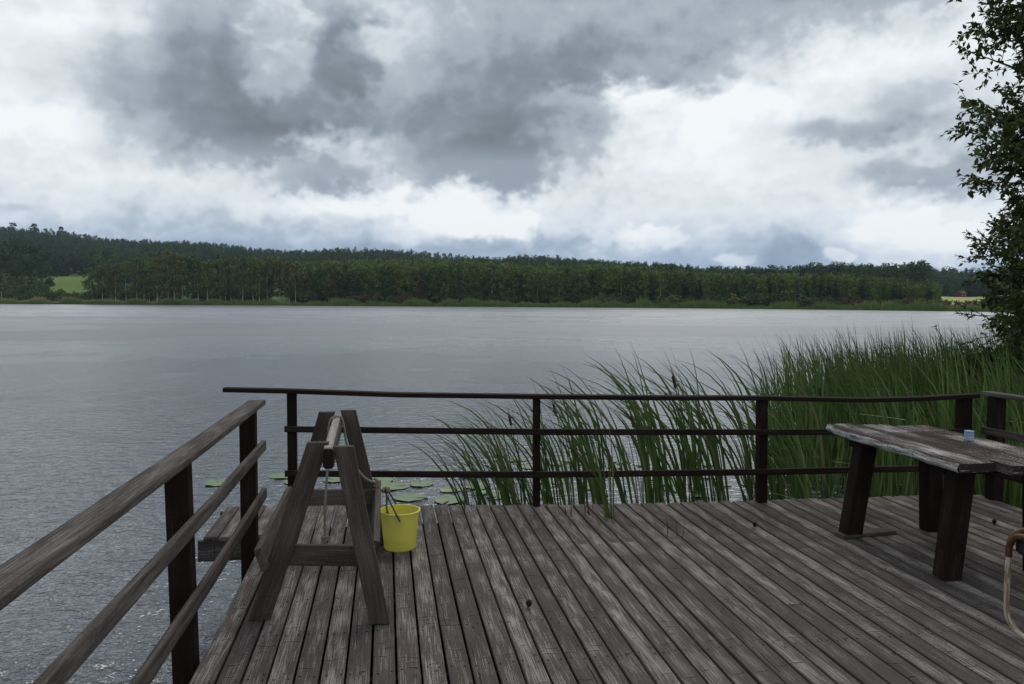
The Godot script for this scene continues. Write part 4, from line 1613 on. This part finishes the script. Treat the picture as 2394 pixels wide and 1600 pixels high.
func spike(parent: Node3D, r: RandomNumberGenerator, h: float) -> void:
	var tip := Vector3(-0.12 - r.randf() * 0.12, h, 0.02)
	var mid := Vector3(-0.02, h * 0.5, 0)
	var stalk := Shape.new()
	stalk.tube([Vector3.ZERO, mid, tip * 0.93], [0.006, 0.005, 0.004], 6)
	part("stalk", stalk, mats["stalk"], parent)
	var d := (tip - mid).normalized()
	var c := Shape.new()
	var rr := 0.0145
	c.tube([tip * 0.9, tip * 0.9 + d * 0.008, tip * 0.9 + d * 0.02, tip * 0.9 + d * 0.12, tip * 0.9 + d * 0.135, tip * 0.9 + d * 0.142], [0.004, rr * 0.8, rr, rr, rr * 0.75, 0.004], 9)
	part("seed_head", c, mats["seed_head"], parent)
	var t := Shape.new()
	t.tube([tip * 0.9 + d * 0.14, tip * 0.9 + d * 0.24], [0.003, 0.0012], 5)
	part("spike_tip", t, mats["stalk"], parent)


func cattail(called: String, sd: int, leaves: int, h: float, with_spike: bool, label: String, group: String, sweep := 0.0) -> Node3D:
	var r := RandomNumberGenerator.new()
	r.seed = sd
	var o := thing(called, label, "cattail", Vector3.ZERO, 0, group)
	for k in leaves:
		var l := h * r.randf_range(0.72, 1.12)
		part("leaf", blade(r, l, r.randf_range(0.020, 0.036), r.randf_range(0.02, 0.26) + sweep * 0.2, PI + r.randf_range(-1.3, 1.3) * (1.0 - sweep * 0.5), r.randf_range(0.10, 0.62) + sweep * 0.35), mats["blade"], o)
	if with_spike:
		spike(o, r, h * r.randf_range(0.80, 0.92))
	return o


func build_cattails() -> void:
	rng.seed = 101
	plain("stalk", Color(0.06, 0.075, 0.03), 0.7)
	plain("seed_head", Color(0.035, 0.020, 0.012), 0.95)
	var l1 := "leafy cattail clump leaning left in the water beyond the far railing"
	var g1 := "leafy cattails beyond the far railing"
	var l2 := "cattail with a dark brown seed head beyond the far railing"
	var g2 := "cattails with seed heads beyond the far railing"
	# kinds to copy: six leafy, two with a seed head
	var kinds := []
	for k in 8:
		kinds.append(cattail("cattail", 500 + k, 8 + k % 4, 1.62, k >= 6, l2 if k >= 6 else l1, g2 if k >= 6 else g1, [0.9, 0.7, 0.3, 0.0, 0.1, 0.3, 0.1, 0.2][k]))
	# where each stands: x, z, height factor, kind
	var spots := [
		[-0.25, -7.9, 0.8, 0], [-0.05, -7.75, 0.95, 1], [0.14, -7.7, 0.9, 0], [-0.42, -8.05, 0.74, 0], [-0.16, -7.9, 0.72, 1], [0.02, -8.5, 1.0, 2], [0.12, -8.0, 0.95, 6], [0.02, -7.7, 0.7, 5], [0.30, -7.9, 0.85, 0],
		[0.50, -8.2, 1.0, 1], [0.62, -7.9, 0.9, 7], [0.78, -8.3, 1.05, 3], [0.92, -7.9, 1.0, 5], [0.42, -9.0, 0.95, 6],
		[1.05, -8.4, 1.1, 0], [1.32, -8.6, 1.1, 1], [1.36, -7.9, 0.95, 6], [1.52, -8.3, 1.12, 3], [1.72, -8.7, 1.12, 5], [1.85, -8.2, 1.1, 0], [1.98, -8.6, 1.12, 7], 
		[2.2, -8.5, 1.12, 1], [2.42, -8.8, 1.12, 5], [2.7, -8.7, 1.12, 0], [2.8, -8.2, 1.05, 4], [2.95, -8.6, 1.12, 3], [3.1, -8.1, 1.05, 1], [3.25, -8.7, 1.1, 5], [3.4, -8.3, 1.1, 6],
		[1.15, -9.3, 1.12, 2], [1.9, -9.6, 1.15, 1], [2.25, -9.5, 1.15, 3], [2.6, -9.7, 1.15, 0], [3.0, -9.6, 1.15, 5],
	]
	var heads := spots.filter(func(q): return q[3] >= 6)
	heads.sort_custom(func(a, b): return a[0] / a[1] > b[0] / b[1])
	var used := {}
	for e: Array in spots:
		var k: int = e[3]
		var o: Node3D = kinds[k]
		if used.has(k):
			o = copy(kinds[k])
		used[k] = true
		var zone := "left of the far railing's middle post"
		if e[0] > 2.1:
			zone = "right of the far railing post nearest the table"
		elif e[0] > 0.3:
			zone = "between the far railing's two middle posts"
		if k < 6:
			o.set_meta("label", "leafy cattail clump " + zone)
			o.set_meta("group", "leafy cattails " + zone)
		else:
			o.set_meta("label", "%s of the cattails with a brown seed head, counted from the left" % ["first", "second", "third", "fourth", "fifth", "sixth", "seventh", "eighth"][heads.find(e)])
		o.position = Vector3(e[0], WATER - 0.02, e[1])
		o.rotation.y = spread(0.45)
		o.scale = Vector3.ONE * e[2] * rng.randf_range(0.95, 1.06)
	# one sheaf grows up through the deck at the far edge
	var up := cattail("cattail", 530, 9, 0.98, false, "upright sheaf of cattail leaves growing through a gap in the far deck edge", "")
	up.position = deck_world(5.70, 1.676, -0.25)
	up.scale = Vector3(0.55, 1.0, 0.55)
	# the dense bed towards the right bank
	var meshes := []
	for k in 7:
		var r := RandomNumberGenerator.new()
		r.seed = 700 + k
		var s := Shape.new()
		for q in 12:
			var b := blade(r, 1.75 * r.randf_range(0.7, 1.1), r.randf_range(0.017, 0.036), r.randf_range(0.0, 0.30), r.randf() * TAU, r.randf_range(0.0, 0.42))
			var off := Vector3(r.randf_range(-0.14, 0.14), 0, r.randf_range(-0.14, 0.14))
			for i in b.v.size():
				b.v[i] += off
			s.v.append_array(b.v)
			s.n.append_array(b.n)
			s.t.append_array(b.t)
			s.c.append_array(b.c)
		meshes.append(s.mesh())
	var places := []
	var tries := 0
	while places.size() < 640 and tries < 9000:
		tries += 1
		var z := rng.randf_range(-16.5, -7.3)
		var x := rng.randf_range(1.5, 12.0)
		var left := 2.75 + maxf(0.0, -z - 8.0) * 0.36
		var dense := 0.75 * smoothstep(left - 0.9, left + 2.2, x) + 0.25 * smoothstep(left + 1.0, left + 3.0, x)
		if rng.randf() > dense or x / -z > 0.80:
			continue
		if z > -7.6 and x < 2.5:
			continue
		var h := rng.randf_range(0.70, 1.10) * lerpf(0.9, 1.04, smoothstep(2.0, 6.0, x))
		var c := Color(1.0, rng.randf_range(0.88, 1.05), rng.randf_range(0.8, 1.1)) * rng.randf_range(0.7, 1.55)
		c.a = 1
		places.append([rng.randi_range(0, 6), Transform3D(Basis(Vector3.UP, spread(0.8)).scaled(Vector3(1, h, 1)), Vector3(x, WATER - 0.02, z)), c])
	mass("reed_bed", meshes, mats["blade"], places)


func build_lily_pads() -> void:
	rng.seed = 111
	var m := leafy("lily_leaf", 0.35, 0.0)
	var kinds := []
	for k in 5:
		var s := Shape.new()
		var r := RandomNumberGenerator.new()
		r.seed = 40 + k
		var seg := 22
		var notch := 0.16
		var rim := []
		for i in seg + 1:
			var a := notch + (TAU - 2 * notch) * i / seg
			var rad := 0.5 * (1.0 + 0.05 * sin(a * 3 + k) + 0.02 * sin(a * 7 + k * 2))
			rim.append(Vector3(cos(a) * rad * 1.12, 0.006 + r.randf_range(-0.002, 0.012), sin(a) * rad))
		for i in seg:
			var g := r.randf_range(0.94, 1.06)
			s.col = Color(0.15 * g, 0.215 * g, 0.10 * g)
			s.tri(Vector3(0.02, 0.004, 0), rim[i + 1], rim[i])
		kinds.append(s.mesh())
	var spots := []
	# x, z, size
	for e: Array in [[-1.72, -10.1, 0.42], [-1.5, -9.75, 0.44], [-1.3, -9.5, 0.36], [-1.62, -10.5, 0.36], [-1.95, -9.9, 0.34], [-1.15, -9.9, 0.34], [-1.42, -10.3, 0.4], [-1.2, -9.2, 0.42], [-0.95, -9.3, 0.36], [-0.72, -9.1, 0.42], [-1.0, -9.0, 0.34], [-0.5, -9.25, 0.36], [-0.75, -9.6, 0.3], [-0.35, -9.0, 0.4], [-0.15, -9.3, 0.34], [-0.6, -8.85, 0.34], [-0.2, -8.8, 0.34], [-1.45, -9.15, 0.34], [-1.75, -9.3, 0.32], [-3.05, -10.3, 0.34], [-3.75, -9.9, 0.36], [-3.45, -9.75, 0.4], [-3.6, -10.3, 0.3], [-2.75, -10.0, 0.4], [-2.3, -10.1, 0.34], [-1.0, -10.6, 0.4], [-0.55, -10.4, 0.36]]:
		spots.append(e)
	for i in 58:
		spots.append([rng.randf_range(-0.5, 3.2), rng.randf_range(-11.6, -8.5), rng.randf_range(0.22, 0.42)])
	var taken := []
	for e: Array in spots:
		var ok := true
		for q: Array in taken:
			if Vector2(e[0] - q[0], e[1] - q[1]).length() < (e[2] + q[2]) * 0.47:
				ok = false
		if not ok:
			continue
		taken.append(e)
		var o := part("lily_pad", kinds[rng.randi_range(0, 4)], m, self)
		o.position = Vector3(e[0], WATER + 0.004, e[1])
		o.rotation.y = rng.randf() * TAU
		o.scale = Vector3(e[2] * 0.88, 1, e[2] * 0.88)
		if e[0] < -2.1:
			tag(o, "pale green lily pad floating left of the sawhorse beyond the landing", "lily pad", "lily pads left of the sawhorse")
		elif e[0] < -0.05:
			tag(o, "pale green lily pad floating behind the yellow bucket", "lily pad", "lily pads behind the yellow bucket")
		else:
			tag(o, "pale green lily pad floating among the cattail stems", "lily pad", "lily pads among the cattails")


# ------------------------------------------------------------------ trees and shrubs on the near bank

class Twigs:
	var wood := Shape.new()
	var leaf := Shape.new()
	var r := RandomNumberGenerator.new()
	var count := 0

	func ball() -> Vector3:
		return Vector3(r.randf_range(-1, 1), r.randf_range(-1, 1), r.randf_range(-1, 1))

	# a bent branch; returns its points
	func limb(p: Vector3, d: Vector3, ln: float, r0: float, r1: float, n: int, wander: float, lift: float) -> Array:
		var pts := [p]
		var rad := [r0]
		var dir := d.normalized()
		for i in n:
			dir = (dir + ball() * wander + Vector3(0, lift, 0)).normalized()
			p += dir * ln / n
			pts.append(p)
			rad.append(lerpf(r0, r1, float(i + 1) / n))
		wood.tube(pts, rad, 5 if r0 < 0.03 else 8, false)
		return pts

	func leaves_on(pts: Array, each: int, size: float, green: Color, from := 0.2) -> void:
		var n := pts.size() - 1
		for k in each:
			var e := (from + (1.0 - from) * (k + r.randf()) / each) * n
			var i := mini(int(e), n - 1)
			var p: Vector3 = pts[i].lerp(pts[i + 1], e - i)
			var along: Vector3 = (pts[i + 1] - pts[i]).normalized()
			var d := (along * 0.7 + ball() * 0.9 + Vector3(0, -0.1, 0)).normalized()
			var m := (Vector3.UP + ball() * 0.8).normalized()
			m = (m - d * m.dot(d)).normalized()
			var g := r.randf_range(0.75, 1.25)
			leaf.col = Color(green.r * g * r.randf_range(0.88, 1.15), green.g * g, green.b * g)
			var l := size * r.randf_range(0.7, 1.2)
			leaf.leaf(p + d * 0.01, d, m, l, l * 0.58)
			count += 1


func broad_tree(called: String, label: String, category: String, at: Vector3, sd: int, h: float, spread_r: float, green: Color, leaf_size: float, limbs: int, low: float, left_bias: float) -> void:
	var o := thing(called, label, category, at)
	var t := Twigs.new()
	t.r.seed = sd
	var trunk := t.limb(Vector3(0, -0.15, 0), Vector3(0.02, 1, 0), h * 0.92, 0.012 * h + 0.01, 0.012, 10, 0.05, 0.06)
	for k in limbs:
		var e := low + (1.0 - low) * pow((k + t.r.randf()) / limbs, 0.9)
		var i := mini(int(e * 10), 9)
		var p: Vector3 = trunk[i].lerp(trunk[i + 1], e * 10 - i)
		var a := t.r.randf() * TAU
		if t.r.randf() < left_bias:
			a = PI + t.r.randf_range(-0.9, 0.9)
		var ln := spread_r * table([[0.0, 0.6], [0.18, 0.58], [0.36, 0.68], [0.48, 0.98], [0.66, 1.06], [0.78, 0.85], [1.0, 0.4]], e) * t.r.randf_range(0.75, 1.04)
		var d := Vector3(cos(a), 0.35 + 0.5 * e, sin(a))
		var b := t.limb(p, d, ln, 0.022 * ln + 0.004, 0.005, 7, 0.14, -0.02)
		t.leaves_on(b, 20, leaf_size, green, 0.4)
		for q in 11:
			var f := 0.2 + 0.8 * (q + t.r.randf()) / 11.0
			var j := mini(int(f * 7), 6)
			var pp: Vector3 = b[j].lerp(b[j + 1], f * 7 - j)
			var along: Vector3 = (b[j + 1] - b[j]).normalized()
			var tw := t.limb(pp, along * 0.8 + t.ball() * 0.9, ln * t.r.randf_range(0.18, 0.42), 0.006, 0.002, 4, 0.2, 0.0)
			t.leaves_on(tw, 20, leaf_size, green, 0.1)
			for z in 2:
				var tw2 := t.limb(tw[2 + z], (tw[3] - tw[1]).normalized() + t.ball() * 0.9, ln * t.r.randf_range(0.10, 0.22), 0.004, 0.0015, 3, 0.2, 0.0)
				t.leaves_on(tw2, 9, leaf_size, green, 0.05)
	part("trunk", t.wood, mats["stem"], o)
	part("crown", t.leaf, mats["leaves"], o)


func conifer(called: String, label: String, at: Vector3, sd: int, h: float, wide: float) -> void:
	var o := thing(called, label, "tree", at)
	var t := Twigs.new()
	t.r.seed = sd
	var trunk := t.limb(Vector3(0, -0.15, 0), Vector3.UP, h, 0.16, 0.015, 10, 0.012, 0.05)
	for k in 130:
		var e := 0.08 + 0.9 * (k + t.r.randf()) / 130.0
		var i := mini(int(e * 10), 9)
		var p: Vector3 = trunk[i].lerp(trunk[i + 1], e * 10 - i)
		var a := k * 2.4 + t.r.randf() * 0.6
		var ln := wide * (1.03 - e) * t.r.randf_range(0.75, 1.1) + 0.15
		var b := t.limb(p, Vector3(cos(a), -0.05, sin(a)), ln, 0.018, 0.004, 6, 0.08, 0.015)
		for q in 14:
			var f := 0.15 + 0.85 * q / 14.0
			var j := mini(int(f * 6), 5)
			var pp: Vector3 = b[j].lerp(b[j + 1], f * 6 - j)
			var tw := t.limb(pp, (b[j + 1] - b[j]).normalized() + t.ball() * 0.8 + Vector3(0, -0.15, 0), ln * 0.22 * t.r.randf_range(0.6, 1.2), 0.004, 0.002, 2, 0.1, 0.0)
			for z in 24:
				var w: Vector3 = tw[0].lerp(tw[2], t.r.randf())
				var d: Vector3 = ((tw[2] - tw[0]).normalized() * 0.8 + t.ball()).normalized()
				var m: Vector3 = d.cross(t.ball()).normalized()
				var g := t.r.randf_range(0.7, 1.2)
				t.leaf.col = Color(0.020 * g, 0.033 * g, 0.016 * g)
				t.leaf.tri(w - m * 0.011, w + m * 0.011, w + d * t.r.randf_range(0.06, 0.12))
	part("trunk", t.wood, mats["stem"], o)
	part("crown", t.leaf, mats["leaves"], o)


func build_near_trees() -> void:
	rng.seed = 121
	broad_tree("alder_tree", "leafy alder tree reaching in from the right edge above the reeds", "tree", Vector3(8.38, -0.35, -11.0), 7, 9.0, 2.2, Color(0.070, 0.098, 0.026), 0.103, 140, 0.06, 0.42)
	broad_tree("alder_tree", "lower brighter alder growing behind the right corner of the railing", "tree", Vector3(8.9, -0.35, -12.6), 19, 3.9, 1.5, Color(0.060, 0.072, 0.014), 0.085, 34, 0.08, 0.4)
	conifer("spruce_tree", "dark spruce standing behind the alder at the right edge", Vector3(10.25, -0.3, -14.0), 8, 9.5, 2.2)
	broad_tree("willow_bush", "thin willow bush with small leaves rising out of the reeds at right", "bush", Vector3(7.15, -0.6, -11.2), 29, 1.75, 0.7, Color(0.042, 0.060, 0.018), 0.07, 22, 0.15, 0.3)
	# rough grass on the near bank
	var s := Shape.new()
	for k in 30:
		var r := RandomNumberGenerator.new()
		r.seed = 900 + k
		var b := blade(r, r.randf_range(0.3, 0.75), 0.009, r.randf_range(0.05, 0.4), r.randf() * TAU, r.randf_range(0.0, 0.5))
		var off := Vector3(spread(0.2), 0, spread(0.2))
		for i in b.v.size():
			b.v[i] += off
		s.v.append_array(b.v)
		s.n.append_array(b.n)
		s.t.append_array(b.t)
		s.c.append_array(b.c)
	var places := []
	for i in 900:
		var z := rng.randf_range(-11.5, -2.5)
		var x := rng.randf_range(5.1, 10.5)
		if x < 5.0 - (z + 6.0) * 0.16 + maxf(0.0, -z - 7.2) * 0.5:
			continue
		var c := Color(1, 1, 1) * rng.randf_range(0.7, 1.1)
		c.a = 1
		places.append([0, Transform3D(Basis(Vector3.UP, rng.randf() * TAU).scaled(Vector3(1, rng.randf_range(0.7, 1.3), 1)), Vector3(x, WATER + clampf((x - 4.75) * 0.2, 0.0, 0.7), z)), c])
	mass("bank_grass", [s.mesh()], mats["blade"], places)


# ------------------------------------------------------------------ small litter on the deck

func build_litter() -> void:
	rng.seed = 131
	var cm := plain("cone_brown", Color(0.035, 0.018, 0.012), 0.9)
	var spots := [[4.067, 0.751, "dark pine cone lying in a board gap in the middle of the deck"], [5.107, 4.454, "small pine cone lying on the deck under the right of the table"], [5.291, 2.649, "small pine cone lying on the deck between the table and the railing"]]
	for e: Array in spots:
		var o := thing("pine_cone", e[2], "pine cone", deck_world(e[0], e[1], 0.004), rng.randf() * TAU)
		var s := Shape.new()
		for row in 8:
			var y := 0.004 + row * 0.0045
			var rr := 0.0145 * sin(PI * (row + 1.2) / 9.4)
			for k in 7:
				var a := TAU * k / 7 + row * 0.45
				var out := Vector3(cos(a), 0.35, sin(a))
				var p := Vector3(0, y, 0)
				var t := Vector3(-sin(a), 0, cos(a)) * 0.0058
				s.quad(p + out * rr * 0.2 - t * 0.5, p + out * rr * 0.2 + t * 0.5, p + out * (rr + 0.005) + t, p + out * (rr + 0.005) - t)
		part("scales", s, cm, o)
		var core := Shape.new()
		core.lathe([Vector2(0.0, 0.0), Vector2(0.009, 0.004), Vector2(0.012, 0.018), Vector2(0.008, 0.034), Vector2(0.0, 0.042)], 9)
		part("core", core, cm, o)
	# dry and green shoots that grow up between the boards
	var dry := leafy("dry_blade", 0.8, 0.2)
	for e: Array in [[5.812, 1.347, 5, 0.085, true, "short dry orange shoots between the boards near the far edge"], [5.823, 1.529, 6, 0.16, true, "taller dry orange shoots beside the cattail sheaf at the far deck edge"], [5.111, 1.966, 3, 0.20, false, "thin green grass shoot growing between the boards in the middle of the deck"], [6.03, 0.61, 3, 0.26, false, "thin green leaf standing at the far deck edge right of the bucket"]]:
		var o := thing("grass_shoot", e[5], "grass", deck_world(e[0], e[1], -0.03), 0.0)
		for k in int(e[2]):
			var r := RandomNumberGenerator.new()
			r.seed = 61 + k + int(e[0] * 100)
			var b := blade(r, e[3] * r.randf_range(0.7, 1.1) + 0.03, 0.012, r.randf_range(0.0, 0.25), r.randf() * TAU, r.randf_range(0, 0.2))
			for i in b.c.size():
				b.c[i] = Color(0.12, 0.055, 0.025) if e[4] else Color(0.04, 0.07, 0.025)
			part("leaf", b, dry, o)
